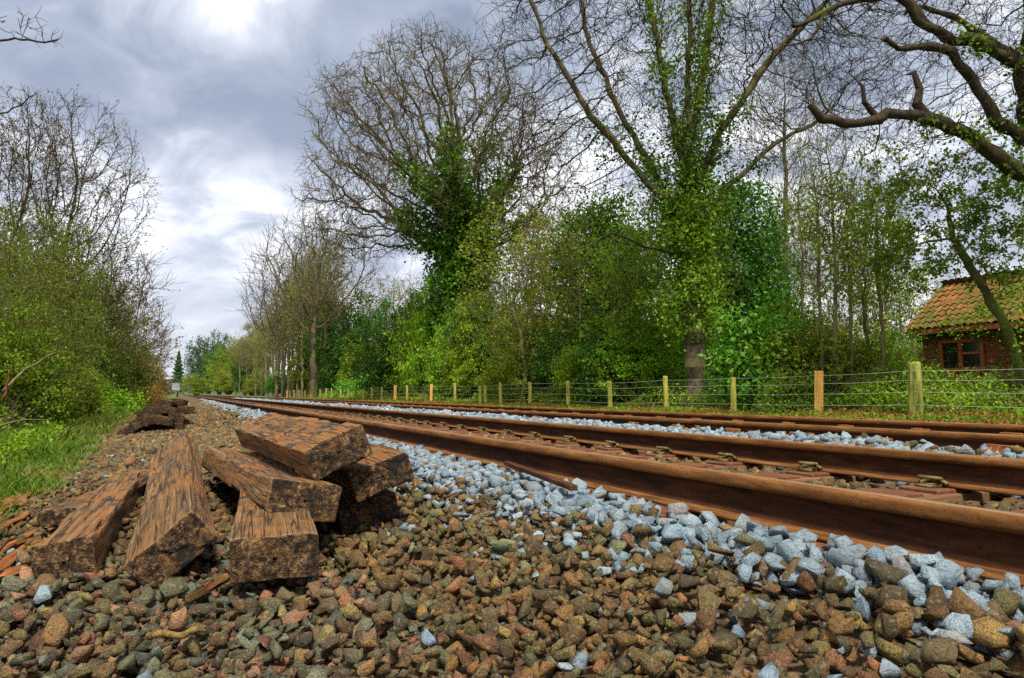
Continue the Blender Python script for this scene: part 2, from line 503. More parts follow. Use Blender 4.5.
def bark_mat(name, dark, mid, moss, moss_amt=0.5):
    m, nt, b = new_mat(name, 0.95, 0.1)
    geo = ND(nt, 'ShaderNodeNewGeometry').outputs['Position']
    v = ND(nt, 'ShaderNodeMapping', {'Vector': geo, 'Scale': (9, 9, 2.2)}).outputs[0]
    n = noise(nt, v, 2.2, 6, 0.7, 0.3)
    c = ramp(nt, n, [(0.35, dark), (0.62, mid)])
    mo = ramp(nt, noise(nt, geo, 1.1, 5, 0.65), [(0.62 - moss_amt * 0.3, 0.0), (0.75 - moss_amt * 0.25, 0.9)])
    c = mixc(nt, mo, c, moss)
    setc(nt, b, c)
    bump(nt, b, n, 0.05, 0.9)
    return m


M_BARK_OAK = bark_mat('oak_bark', (0.035, 0.026, 0.018), (0.13, 0.10, 0.065), (0.15, 0.135, 0.045), 0.5)
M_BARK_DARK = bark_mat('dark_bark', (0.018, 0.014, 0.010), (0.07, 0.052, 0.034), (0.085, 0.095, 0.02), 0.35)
M_BARK_PALE = bark_mat('pale_bark', (0.07, 0.055, 0.03), (0.20, 0.165, 0.085), (0.17, 0.17, 0.05), 0.5)
M_BARK_MOSS = bark_mat('mossy_bark', (0.04, 0.035, 0.015), (0.12, 0.105, 0.045), (0.13, 0.16, 0.025), 0.7)
M_BARK_ASH = bark_mat('ash_bark', (0.016, 0.013, 0.008), (0.06, 0.048, 0.025), (0.075, 0.085, 0.018), 0.3)
M_BARK_FAR = bark_mat('far_bark', (0.06, 0.048, 0.04), (0.14, 0.115, 0.09), (0.13, 0.13, 0.05), 0.3)


def leaf_mat(name, stops, trans=0.35):
    m = bpy.data.materials.new(name)
    m.use_nodes = True
    nt = m.node_tree
    b = nt.nodes['Principled BSDF']
    b.inputs['Roughness'].default_value = 0.55
    b.inputs['Specular IOR Level'].default_value = 0.25
    r = ND(nt, 'ShaderNodeAttribute', attribute_name='rnd').outputs['Fac']
    oi = ND(nt, 'ShaderNodeObjectInfo').outputs['Random']
    c = ramp(nt, r, stops)
    hs = ND(nt, 'ShaderNodeHueSaturation', {'Color': c, 'Hue': math_n(nt, 'ADD', 0.485, math_n(nt, 'MULTIPLY', oi, 0.03)), 'Value': math_n(nt, 'ADD', 0.85, math_n(nt, 'MULTIPLY', oi, 0.3))})
    c = hs.outputs[0]
    nt.links.new(c, b.inputs['Base Color'])
    t = ND(nt, 'ShaderNodeBsdfTranslucent', {'Color': c})
    mx = ND(nt, 'ShaderNodeMixShader', {0: trans + 0.08, 1: b.outputs[0], 2: t.outputs[0]})
    nt.links.new(mx.outputs[0], nt.nodes['Material Output'].inputs[0])
    return m


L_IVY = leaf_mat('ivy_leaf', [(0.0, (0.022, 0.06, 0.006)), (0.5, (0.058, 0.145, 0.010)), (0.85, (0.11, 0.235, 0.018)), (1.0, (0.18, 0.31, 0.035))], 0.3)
L_IVY2 = leaf_mat('ivy_leaf_light', [(0.0, (0.05, 0.095, 0.006)), (0.45, (0.135, 0.23, 0.010)), (0.8, (0.24, 0.35, 0.018)), (1.0, (0.33, 0.41, 0.035))], 0.35)
L_BRIGHT = leaf_mat('fresh_leaf', [(0.0, (0.07, 0.16, 0.006)), (0.45, (0.18, 0.34, 0.010)), (0.8, (0.30, 0.48, 0.018)), (1.0, (0.40, 0.56, 0.03))], 0.4)
L_HOLLY = leaf_mat('glossy_leaf', [(0.0, (0.035, 0.10, 0.006)), (0.5, (0.095, 0.25, 0.012)), (0.85, (0.17, 0.38, 0.025)), (1.0, (0.25, 0.44, 0.09))], 0.3)
L_OLIVE = leaf_mat('olive_leaf', [(0.0, (0.085, 0.12, 0.008)), (0.45, (0.18, 0.24, 0.012)), (0.8, (0.29, 0.34, 0.018)), (1.0, (0.38, 0.37, 0.035))], 0.4)
L_HEDGE = leaf_mat('hedge_leaf', [(0.0, (0.045, 0.065, 0.008)), (0.45, (0.105, 0.145, 0.010)), (0.8, (0.19, 0.235, 0.016)), (1.0, (0.30, 0.31, 0.035))], 0.35)
L_BROWN = leaf_mat('bud_brown', [(0.0, (0.085, 0.05, 0.018)), (0.5, (0.17, 0.115, 0.035)), (1.0, (0.26, 0.20, 0.05))], 0.3)
L_BRACKEN = leaf_mat('bracken', [(0.0, (0.14, 0.06, 0.015)), (0.6, (0.30, 0.14, 0.03)), (1.0, (0.42, 0.27, 0.08))], 0.3)
L_GRASS = leaf_mat('grass_blade', [(0.0, (0.07, 0.17, 0.008)), (0.45, (0.105, 0.195, 0.012)), (0.66, (0.17, 0.245, 0.020)), (0.80, (0.24, 0.235, 0.05)), (1.0, (0.32, 0.235, 0.10))], 0.35)
L_FAR = leaf_mat('far_leaf', [(0.0, (0.03, 0.08, 0.03)), (0.6, (0.07, 0.15, 0.05)), (1.0, (0.12, 0.20, 0.06))], 0.25)

# ------------------------------------------------------------------ ground profile
D1, D2, D3, D4 = 1.78, 3.29, 4.58, 6.08
RZ1, RZ2 = 0.165, 0.198           # rail tops
PX = np.array([-400, -30, -7, -4, -2.0, -0.6, 0.0, 0.5, 1.0, 1.3, 1.58, 1.8, 3.2, 3.45, 3.7, 4.15, 4.45, 4.75, 5.9, 6.4, 7.0, 7.9, 9, 11.4, 14, 30, 400])
PZ = np.array([0.4, 0.3, 0.05, -0.12, -0.20, -0.19, -0.175, -0.15, -0.095, -0.025, 0.0, -0.02, -0.035, -0.01, 0.07, 0.10, 0.05, 0.0, 0.0, 0.03, 0.05, -0.02, -0.03, 0.02, 0.05, 0.3, 0.4])


def prof(x):
    return np.interp(x, PX, PZ)


def gz(x, y):
    P = np.stack([np.asarray(x, float), np.asarray(y, float), np.zeros_like(np.asarray(x, float))], -1).reshape(-1, 3)
    n = 0.018 * fbm(P, 0.9, 3, 3) + 0.0
    return prof(P[:, 0]) + n * np.where(np.abs(P[:, 0]) < 8, 1, 3)


def sheet(name, xs, ys, mat, dz, kind='structure', z0=None):
    X, Y = np.meshgrid(xs, ys)
    Z = gz(X.ravel(), Y.ravel()).reshape(X.shape) + dz(X, Y)
    V = np.stack([X, Y, Z], -1).reshape(-1, 3)
    ny, nx = X.shape
    i = np.arange(ny - 1)[:, None] * nx + np.arange(nx - 1)[None]
    F = np.stack([i, i + 1, i + nx + 1, i + nx], -1).reshape(-1, 4)
    o = link(name, mesh_np(name, V, F, smooth=True), None, mat)
    tag(o, kind=kind)
    return o


YS = np.concatenate([[-300, -80, -20, -5], np.linspace(-1, 12, 131), np.linspace(12.3, 40, 80), np.linspace(41, 120, 60), [150, 200, 300, 500, 900, 1800]])
XS = np.concatenate([[-1800, -700, -200, -60, -30, -15], np.linspace(-9, 9, 110), np.linspace(9.5, 20, 20), [25, 35, 60, 200, 700, 1800]])
sheet('ground', XS, YS, M_GROUND, lambda X, Y: np.where((X > -0.75) & (X < 7.4), -0.05, 0.0))
BX = np.linspace(-1.0, 7.7, 140)
BY = np.concatenate([np.linspace(-1, 12, 180), np.linspace(12.2, 60, 150), np.linspace(62, 320, 60)])
EDGE = lambda X: np.clip(np.minimum((X + 1.0) / 0.4, (7.7 - X) / 0.6), 0, 1)
ballast = sheet('ballast_bed', BX, BY, M_BALLAST_BASE, lambda X, Y: -0.028 + 0.04 * (EDGE(X) - 1))

# ------------------------------------------------------------------ stones
def stone_variants(n, seed, npts=15, flat=0.68, bevel=0.0, rough=False):
    r = np.random.default_rng(seed)
    out = []
    for k in range(n):
        p = r.uniform(-1, 1, (npts, 3))
        p /= np.maximum(np.abs(p).max(1)[:, None] ** 0.55, 0.2) * np.linalg.norm(p, axis=1)[:, None] ** 0.45
        p *= np.array([1.0, r.uniform(0.62, 0.95), r.uniform(flat - 0.2, flat + 0.14)])
        p *= r.uniform(0.8, 1.1, (npts, 1))
        bm = bmesh.new()
        for q in p: bm.verts.new(q)
        res = bmesh.ops.convex_hull(bm, input=bm.verts)
        junk = [g for g in res['geom_interior'] if isinstance(g, bmesh.types.BMVert)]
        bmesh.ops.delete(bm, geom=junk, context='VERTS')
        if bevel:
            bmesh.ops.bevel(bm, geom=list(bm.edges), offset=bevel, segments=1, affect='EDGES', profile=0.5)
        bmesh.ops.triangulate(bm, faces=bm.faces)
        if rough:
            bmesh.ops.subdivide_edges(bm, edges=list(bm.edges), cuts=1, use_grid_fill=True)
            bmesh.ops.triangulate(bm, faces=bm.faces)
            co = np.array([v.co[:] for v in bm.verts])
            dn = 0.06 * vnoise(co, 2.3, seed + k) + 0.045 * vnoise(co, 5.1, seed + k + 50)
            for v, q in zip(bm.verts, co * (1 + dn)[:, None]): v.co = q
        bm.verts.index_update()
        V = np.array([v.co[:] for v in bm.verts]); F = np.array([[v.index for v in f.verts] for f in bm.faces])
        V /= np.abs(V).max()
        bm.free()
        out.append((V, F))
    return out


def rand_rot(n, r, tilt=0.45):
    yaw = r.uniform(0, 2 * np.pi, n); a = r.normal(0, tilt, n); b = r.normal(0, tilt, n)
    cz, sz = np.cos(yaw), np.sin(yaw); ca, sa = np.cos(a), np.sin(a); cb, sb = np.cos(b), np.sin(b)
    Rz = np.zeros((n, 3, 3)); Rz[:, 0, 0] = cz; Rz[:, 0, 1] = -sz; Rz[:, 1, 0] = sz; Rz[:, 1, 1] = cz; Rz[:, 2, 2] = 1
    Rx = np.zeros((n, 3, 3)); Rx[:, 0, 0] = 1; Rx[:, 1, 1] = ca; Rx[:, 1, 2] = -sa; Rx[:, 2, 1] = sa; Rx[:, 2, 2] = ca
    Ry = np.zeros((n, 3, 3)); Ry[:, 1, 1] = 1; Ry[:, 0, 0] = cb; Ry[:, 0, 2] = sb; Ry[:, 2, 0] = -sb; Ry[:, 2, 2] = cb
    return Rx @ Ry @ Rz


def stones_mesh(name, P, S, Rm, var, vid, rnd):
    Vs, Fs, Rs = [], [], []
    base = 0
    for k, (V, F) in enumerate(var):
        idx = np.where(vid == k)[0]
        if len(idx) == 0: continue
        W = np.einsum('nij,vj->nvi', Rm[idx], V) * S[idx][:, None, None] + P[idx][:, None, :]
        Fk = F[None] + (np.arange(len(idx)) * len(V))[:, None, None] + base
        Vs.append(W.reshape(-1, 3)); Fs.append(Fk.reshape(-1, 3)); Rs.append(np.repeat(rnd[idx], len(F)))
        base += len(idx) * len(V)
    return mesh_np(name, np.concatenate(Vs), np.concatenate(Fs), rnd=np.concatenate(Rs))


def jgrid(x0, x1, y0, y1, s, r):
    nx, ny = max(1, int((x1 - x0) / s)), max(1, int((y1 - y0) / (s * 0.9)))
    X, Y = np.meshgrid((np.arange(nx) + 0.5) * s + x0, (np.arange(ny) + 0.5) * s * 0.9 + y0)
    X = X + (np.arange(ny) % 2)[:, None] * s / 2
    X = X.ravel() + r.uniform(-0.42, 0.42, X.size) * s
    Y = Y.ravel() + r.uniform(-0.42, 0.42, Y.size) * s
    return X, Y


def in_view(P, m=40):
    x, y, z = project(P)
    return (z > 0.2) & (x > -m) & (x < W_PX + m) & (y < H_PX + m) & (y > 0)


SL_P = 0.67      # spacing of the near track's sleepers
SL_Y0 = None
V_HI = stone_variants(24, 5, 11, rough=True)
V_MID = stone_variants(28, 6, 12)
V_LO = stone_variants(10, 7, 8)


def blue_edge(Y):
    P = np.stack([Y * 0 + 0.3, Y, Y * 0], -1)
    return np.interp(Y, [.9, 1.65, 2.26, 2.84, 3.65, 6, 12], [1.49, 1.43, 1.37, 1.29, 1.22, 1.25, 1.30]) + 0.05 * vnoise(P, 1.1, 4) + 0.05 * vnoise(P, 3.7, 5)


def make_stones():
    r = np.random.default_rng(21)
    X, Y, S, Zo = [], [], [], []
    def put(x0, x1, y0, y1, sp, smin, smax, zo=0.0, keep=1.0):
        x, y = jgrid(x0, x1, y0, y1, sp, r)
        k = r.uniform(0, 1, len(x)) < keep
        x, y = x[k], y[k]
        s = r.uniform(smin, smax, len(x)) * np.where(r.uniform(0, 1, len(x)) < 0.12, 1.35, 1)
        X.append(x); Y.append(y); S.append(s); Zo.append(np.full(len(x), zo))
    # main bed, near to far
    put(-1.05, 1.62, 0.3, 7.0, 0.036, 0.012, 0.030, -0.006)
    put(-1.05, 1.62, 0.3, 6.0, 0.056, 0.013, 0.033, 0.018, 0.65)
    put(-1.0, 1.5, 0.3, 5.0, 0.10, 0.014, 0.031, 0.036, 0.5)
    put(-1.15, 1.62, 7.0, 16.0, 0.058, 0.028, 0.046)
    put(-1.3, 1.62, 16.0, 45.0, 0.10, 0.045, 0.07)
    # in the four-foot of the near track
    put(1.86, 3.22, 1.0, 9.0, 0.050, 0.022, 0.036)
    put(1.86, 3.22, 9.0, 30.0, 0.085, 0.035, 0.05)
    # six-foot
    put(3.42, 4.48, 1.5, 14.0, 0.055, 0.027, 0.045)
    put(3.42, 4.48, 1.5, 14.0, 0.085, 0.028, 0.045, 0.028, 0.7)
    put(3.42, 4.48, 14.0, 60.0, 0.10, 0.045, 0.075)
    # far track and its outer shoulder
    put(4.68, 6.0, 2.0, 14.0, 0.075, 0.03, 0.045)
    put(6.2, 8.0, 2.0, 20.0, 0.075, 0.03, 0.048)
    put(6.2, 8.0, 20.0, 60.0, 0.14, 0.05, 0.08)
    # shoulder heap against the near rail
    put(1.28, 1.66, 0.4, 12.0, 0.058, 0.024, 0.040, 0.030, 0.85)
    put(1.38, 1.66, 12.0, 60.0, 0.10, 0.04, 0.065, 0.02, 0.9)
    X, Y, S, Zo = map(np.concatenate, (X, Y, S, Zo))
    S = S * np.interp(np.hypot(X, Y), [0.8, 1.5, 2.2], [0.80, 0.88, 1.0])
    P = np.stack([X, Y, gz(X, Y) + Zo + r.uniform(-0.5, 0.5, len(X)) * S * 0.9], -1)
    far = Y > 12
    ok = in_view(P)
    # nothing may stand in the running rails or on the track's sleepers
    for D in (D1, D2, D3, D4):
        ok &= np.abs(X - D) > 0.075 + S * 0.5
    tr = (X > D1) & (X < D2)
    ph = ((Y - SLY + SL_P / 2) % SL_P) - SL_P / 2
    ok &= ~(tr & (np.abs(ph) < 0.135))
    tr2 = (X > D3 - .3) & (X < D4 + .3)
    ph2 = ((Y - SLY2 + SL_P2 / 2) % SL_P2) - SL_P2 / 2
    ok &= ~(tr2 & (np.abs(ph2) < 0.13))
    # ragged grass margin
    ge = -0.62 - 0.03 * Y.clip(0, 20) + 0.16 * fbm(np.stack([X * 0, Y, X * 0], -1), 1.3, 8, 3)
    ok &= (X > ge) | ((X > ge - 0.5) & (r.uniform(0, 1, len(X)) < 0.16))
    # kinds
    be = blue_edge(Y)
    u = r.uniform(0, 1, len(X))
    blue = (X < 1.7) & ((X > be) & (u < 0.93) | (X > be - 0.18) & (u < 0.34) | (X > be - 0.5) & (u < 0.06) | (u < 0.008))
    six = (X > 3.3) & (X < 4.55)
    nearx = np.clip((3.6 - Y) / 1.2, 0, 1) * np.clip((X - 3.3) / 0.4, 0, 1)
    blue |= six & (u < 0.97 - 0.45 * nearx)
    multi = (~blue) & (X < 0.55 - 0.25 * vnoise(P, 1.2, 9)) & (Y < 3.2)
    return [a[ok] for a in (P, S, blue, multi, Y)]


# sleepers of the two tracks: phase from the photograph
def y_on(D, x):
    r = cam_ray(x, 394)
    return D / r[0] * r[1]


SLY = y_on(D2 - 0.12, 921)
SL_P2 = 0.76
SLY2 = y_on(D4 - 0.08, 916)

P, S, isblue, ismulti, Yv = make_stones()
Rm = rand_rot(len(P), rng)
RND = rng.uniform(0, 1, len(P))
sx, sy, sz = project(P)
size_px = S * F_PX / sz
vis = (sx > 8) & (sx < 1016) & (sy < 672) & (P[:, 0] < 1.7)


def emit(mask, mo, ma, parent, part, n_single):
    idx = np.where(mask)[0]
    cand = idx[vis[idx]]
    # the largest in the picture that lie on top
    score = size_px[cand] + 500 * (P[cand, 2] - gz(P[cand, 0], P[cand, 1])) * S[cand]
    single = cand[np.argsort(-score)][:n_single]
    vids = rng.integers(0, len(V_HI), len(single))
    mes = []
    for V, F in V_HI:
        me = mesh_np(part, V, F); me.materials.append(mo); mes.append(me)
    for i, k in zip(single, vids):
        o = bpy.data.objects.new(part, mes[k])
        COL.objects.link(o)
        o.parent = parent
        M = Matrix(Rm[i].tolist()).to_4x4()
        o.matrix_local = Matrix.Translation(P[i].tolist()) @ M @ Matrix.Scale(float(S[i]) * 1.08, 4)
    rest = np.setdiff1d(idx, single)
    near = rest[Yv[rest] < 2.9]; mid_ = rest[(Yv[rest] >= 2.9) & (Yv[rest] < 12)]; far = rest[Yv[rest] >= 12]
    for sub, var in ((near, V_HI), (mid_, V_MID), (far, V_LO)):
        if len(sub) == 0: continue
        me = stones_mesh(part + '_mass', P[sub], S[sub], Rm[sub], var, rng.integers(0, len(var), len(sub)), RND[sub])
        o = link(part + '_mass', me, parent, ma)
        o['kind'] = 'stuff'


shoulder = sheet('ballast_shoulder', np.linspace(1.30, 1.70, 6), BY, M_BALLAST_BASE, lambda X, Y: -0.022 + X * 0)
emit(~isblue & ~ismulti, M_BROWN_O, M_BROWN_A, ballast, 'stone', 160)
emit(ismulti & ~isblue, M_MULTI_O, M_MULTI_A, ballast, 'mixed_stone', 130)
emit(isblue, M_BLUE_O, M_BLUE_A, shoulder, 'granite_stone', 260)

# ------------------------------------------------------------------ railway tracks
def rail_profile_fb():
    h = 0.150
    half = [(0.070, 0.0), (0.070, 0.010), (0.030, 0.020), (0.012, 0.034), (0.009, 0.060), (0.010, 0.095), (0.016, 0.106), (0.034, 0.112), (0.036, 0.120), (0.035, 0.140), (0.030, 0.147), (0.018, 0.150)]
    return half + [(-x, z) for x, z in half[::-1]]


def rail_profile_bh():
    half = [(0.020, 0.0), (0.032, 0.004), (0.035, 0.014), (0.032, 0.030), (0.012, 0.042), (0.009, 0.060), (0.010, 0.090), (0.018, 0.100), (0.033, 0.106), (0.035, 0.116), (0.034, 0.134), (0.028, 0.142), (0.015, 0.145)]
    return half + [(-x, z) for x, z in half[::-1]]


def extrude_rail(name, prof2, x, z0, parent, mat):
    ys = np.concatenate([[-6, 0], np.linspace(0.5, 12, 24), np.linspace(13, 80, 24), [120, 200, 330]])
    n = len(prof2)
    r = np.random.default_rng(int(x * 100))
    wob = 0.0012 * np.sin(ys * 0.9 + x) 
    V = np.array([[x + px + w, y, z0 + pz] for y, w in zip(ys, wob) for px, pz in prof2])
    F = []
    for i in range(len(ys) - 1):
        for j in range(n):
            a, b = i * n + j, i * n + (j + 1) % n
            F.append((a, a + n, b + n, b))
    me = mesh_np(name, V, np.array(F))
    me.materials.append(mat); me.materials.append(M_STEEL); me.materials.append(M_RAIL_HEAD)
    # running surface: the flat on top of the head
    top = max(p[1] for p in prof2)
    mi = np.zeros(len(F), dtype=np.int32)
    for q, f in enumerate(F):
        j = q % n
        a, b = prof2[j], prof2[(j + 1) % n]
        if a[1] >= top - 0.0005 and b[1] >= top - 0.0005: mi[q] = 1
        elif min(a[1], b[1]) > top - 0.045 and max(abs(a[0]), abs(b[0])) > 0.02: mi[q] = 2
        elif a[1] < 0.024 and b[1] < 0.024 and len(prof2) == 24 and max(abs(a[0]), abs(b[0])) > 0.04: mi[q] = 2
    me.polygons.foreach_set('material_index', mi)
    return link(name, me, parent)


track1 = tag(empty('railway_track', (0, 0, 0)), 'rusty flat-bottomed running rails on clipped sleepers beside the blue-grey granite', 'railway track')
extrude_rail('rail', rail_profile_fb(), D1, RZ1 - 0.150, track1, M_RAIL_SHADED)
extrude_rail('rail', rail_profile_fb(), D2, RZ1 - 0.150, track1, M_RAIL_SHADED)


def clip_mesh():
    mb = MB()
    pts = []
    for t in np.linspace(0, 1, 26):          # a sprung steel clip, one and a half turns
        a = -0.6 + t * 9.2
        rr = 0.048 - 0.020 * t
        pts.append((-0.01 + rr * 0.9 * math.cos(a), 0.004 + rr * 1.35 * math.sin(a) + 0.03 * (t - 0.5), 0.016 + 0.034 * math.sin(t * 3.14) + 0.006 * math.cos(a * 0.5)))
    mb.tube(pts, 0.0095, 7)
    mb.box((-0.012, 0.01, 0.008), (0.085, 0.075, 0.018))
    mb.tube([(0.02, -0.055, 0.02), (0.035, -0.02, 0.03), (0.035, 0.03, 0.03), (0.015, 0.075, 0.016)], 0.0095, 7)
    return mb.mesh('rail_clip', smooth=True)


CLIP = clip_mesh(); CLIP.materials.append(M_CLIP)


def sleeper_mesh(L, w, t):
    bm = bmesh.new()
    bmesh.ops.create_cube(bm, size=1, matrix=Matrix.Diagonal((L, w, t, 1)))
    bmesh.ops.bevel(bm, geom=list(bm.edges), offset=0.012, segments=2, affect='EDGES', profile=0.6)
    me = bpy.data.meshes.new('sleeper'); bm.to_mesh(me); bm.free()
    return me


SLM = sleeper_mesh(2.30, 0.245, 0.13); SLM.materials.append(M_SLEEPER_TRACK)
pm = MB(); pm.box((0, 0, 0), (0.40, 0.19, 0.022)); PLATE = pm.mesh('base_plate', bevel=0.005); PLATE.materials.append(M_PLATE)
pm = MB(); pm.box((0, 0, 0), (0.86, 0.215, 0.016)); pm.tube([(0.05, 0.0, 0.006), (0.05, 0.0, 0.016)], 0.012, 8); TIE = pm.mesh('top_plate', bevel=0.003); TIE.materials.append(M_PLATE)
mid1 = (D1 + D2) / 2
for i in range(-3, 46):
    y = SLY + i * SL_P
    if y < 0.3: continue
    s = link('sleeper', SLM, track1)
    s.location = (mid1, y + random.uniform(-.012, .012), -0.068 + random.uniform(-.003, .003))
    s.rotation_euler = (0, random.uniform(-.004, .004), random.uniform(-.012, .012))
    if i < 26:
        for D in (D1, D2):
            p = link('base_plate', PLATE, s); p.location = (D - mid1, 0, 0.072)
        t = link('top_plate', TIE, s); t.location = (0.02, 0, 0.071)
    if i < 20:
        for D, side in ((D1, 1), (D2, -1), (D2, 1)):
            c = link('rail_clip', CLIP, s)
            c.location = (D - mid1 + side * 0.098, random.uniform(-.01, .01), 0.082)
            c.rotation_euler = (0, 0, (math.pi if side > 0 else 0) + random.uniform(-.12, .12))

track2 = tag(empty('railway_track', (0, 0, 0)), 'older track with bullhead rails in keyed chairs nearer the fence', 'railway track')
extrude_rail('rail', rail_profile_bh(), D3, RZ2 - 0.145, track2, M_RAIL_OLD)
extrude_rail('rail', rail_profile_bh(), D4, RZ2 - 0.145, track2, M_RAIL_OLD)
SLM2 = sleeper_mesh(2.55, 0.25, 0.13); SLM2.materials.append(M_SLEEPER_TRACK)
cm = MB()
cm.box((0, 0, 0.018), (0.37, 0.17, 0.036)); cm.box((-0.075, 0, 0.075), (0.055, 0.085, 0.09), (0, 0.25, 0)); cm.box((0.075, 0, 0.075), (0.055, 0.085, 0.09), (0, -0.25, 0))
CHAIR = cm.mesh('rail_chair', bevel=0.006); CHAIR.materials.append(M_CHAIR)
km = MB(); km.box((0, 0, 0), (0.045, 0.17, 0.06)); KEY = km.mesh('key', bevel=0.006); KEY.materials.append(M_CHAIR)
mid2 = (D3 + D4) / 2
for i in range(-5, 34):
    y = SLY2 + i * SL_P2
    if y < 0.3: continue
    s = link('sleeper', SLM2, track2)
    s.location = (mid2, y, -0.045)
    s.rotation_euler = (0, 0, random.uniform(-.012, .012))
    for D in (D3, D4):
        c = link('rail_chair', CHAIR, s); c.location = (D - mid2, 0, 0.062)
        k = link('key', KEY, s); k.location = (D - mid2 - 0.036, random.uniform(-.03, .03), 0.062 + 0.088); k.rotation_euler = (0, 0, random.uniform(-.04, .04))

# ------------------------------------------------------------------ loose sleepers
def timber_mesh(W, T, L, seed, tars=((0.35, 0.75),), na=44, nl=64):
    r = np.random.default_rng(seed)
    # rounded rectangle perimeter
    c = 0.010
    def perim(W, T, c):
        pts = []
        nw = max(3, int(na * W / (2 * (W + T)))); nt_ = max(3, na // 2 - nw)
        c = 0.0035
        for (x0, z0, x1, z1, m) in ((-W / 2, T / 2, W / 2, T / 2, nw), (W / 2, T / 2, W / 2, -T / 2, nt_), (W / 2, -T / 2, -W / 2, -T / 2, nw), (-W / 2, -T / 2, -W / 2, T / 2, nt_)):
            Ls = math.hypot(x1 - x0, z1 - z0)
            for t in np.linspace(c / Ls, 1 - c / Ls, m): pts.append((x0 + (x1 - x0) * t, z0 + (z1 - z0) * t))
        return np.array(pts)
    pr = perim(W, T, c)
    na = len(pr)
    ys = np.concatenate([[0, 0.004, 0.02], np.linspace(0.05, L - 0.05, nl - 6), [L - 0.02, L - 0.004, L]])
    nl = len(ys)
    rings = []
    for k, y in enumerate(ys):
        e = min(y, L - y)
        sh = 1.0 - (0.014 / (W / 2)) * max(0, 1 - e / 0.02) ** 2
        q = pr.copy() * np.array([1 - 0.007 / W * max(0, 1 - e / .004), 1 - 0.007 / T * max(0, 1 - e / .004)])
        rings.append(np.column_stack([q[:, 0], np.full(na, y), q[:, 1]]))
    V = np.concatenate(rings)
    # knock corners back unevenly, waney edges and gouges along the grain
    edge = np.minimum(W / 2 - np.abs(V[:, 0]), 9) + np.minimum(T / 2 - np.abs(V[:, 2]), 9)
    corner = np.clip(1 - edge / 0.02, 0, 1)
    nrm = np.column_stack([np.sign(V[:, 0]) * (np.abs(V[:, 0]) > W / 2 - 0.012), V[:, 1] * 0, np.sign(V[:, 2]) * (np.abs(V[:, 2]) > T / 2 - 0.012)])
    Pn = V * np.array([22, 2.2, 22]) + seed * 5
    dep = 0.0045 * fbm(Pn, 1.0, seed, 3) + 0.004 * vnoise(V * np.array([5, 2.0, 5]) + seed, 1.0, seed + 4)
    chip = np.clip(vnoise(V * np.array([2, 3.3, 2]) + seed * 2, 1.0, seed + 9) - 0.15, 0, 1) * corner * 0.03
    V = V + nrm * (dep - corner * 0.002 - chip)[:, None]
    # worn hollow where a chair sat
    for y0, y1 in tars:
        m = (V[:, 1] > y0) & (V[:, 1] < y1) & (V[:, 2] > T / 2 - 0.02)
        V[m, 2] -= 0.008
    # crooked ends
    ex = 0.010 * fbm(V * np.array([18, 0, 18]) + seed * 3, 1.0, seed + 2, 3)
    V[:, 1] += np.where(V[:, 1] < 0.03, ex, np.where(V[:, 1] > L - 0.03, -ex, 0))
    F = []
    for i in range(nl - 1):
        for j in range(na):
            a, b = i * na + j, i * na + (j + 1) % na
            F.append((a, b, b + na, a + na))
    F = np.array(F)
    nside = len(F)
    ycen = np.repeat((ys[:-1] + ys[1:]) / 2, na)
    up = V[F].mean(1)[:, 2] > T / 2 - 0.03
    tar = np.zeros(nside)
    for y0, y1 in tars:
        tar = np.maximum(tar, ((ycen > y0) & (ycen < y1) & up).astype(float))
    endg = np.repeat(((ys[:-1] < 0.004) | (ys[1:] > L - 0.004)).astype(float), na)
    # end caps, rings inward
    Vc = [V]; base = len(V); F2 = []; 
    for first, ring0 in ((True, 0), (False, nl - 1)):
        prev = np.arange(na) + ring0 * na
        R0 = V[prev]
        cen = R0.mean(0)
        for s_ in (0.8, 0.55, 0.3, 0.05):
            Rn = cen + (R0 - cen) * s_
            Rn[:, 1] += 0.006 * fbm(Rn * 40 + seed, 1.0, seed + 6, 2)
            Vc.append(Rn)
            cur = np.arange(na) + base; base += na
            for j in range(na):
                q = (prev[j], cur[j], cur[(j + 1) % na], prev[(j + 1) % na])
                F2.append(q if first else q[::-1])
            prev = cur
    F2 = np.array(F2)
    V = np.concatenate(Vc)
    Fall = np.concatenate([F, F2])[:, ::-1]
    eg = np.concatenate([endg, np.ones(len(F2))]); tr = np.concatenate([tar, np.zeros(len(F2))])
    fc = V[np.concatenate([F, F2])].mean(1)
    ed = np.clip(1 - (np.minimum(W / 2 - np.abs(fc[:, 0]), 9).clip(0) + (T / 2 - np.abs(fc[:, 2])).clip(0)) / 0.016, 0, 1)
    ed = np.maximum(ed, np.clip(1 - np.minimum(fc[:, 1], L - fc[:, 1]) / 0.03, 0, 1) * np.concatenate([np.ones(len(F)), np.zeros(len(F2))]) * 0.8)
    me = mesh_np('loose_sleeper', V, Fall, extra={'endgrain': eg, 'tar': tr, 'edge': ed})
    bm = bmesh.new(); bm.from_mesh(me); bmesh.ops.recalc_face_normals(bm, faces=bm.faces); bm.to_mesh(me); bm.free()
    me.polygons.foreach_set('use_smooth', np.ones(len(me.polygons), dtype=bool))
    me.set_sharp_from_angle(angle=math.radians(38))
    return me


def rotvec(v):
    v = Vector(v); th = v.length
    return Matrix.Rotation(th, 4, v.normalized()) if th > 1e-9 else Matrix.Identity(4)


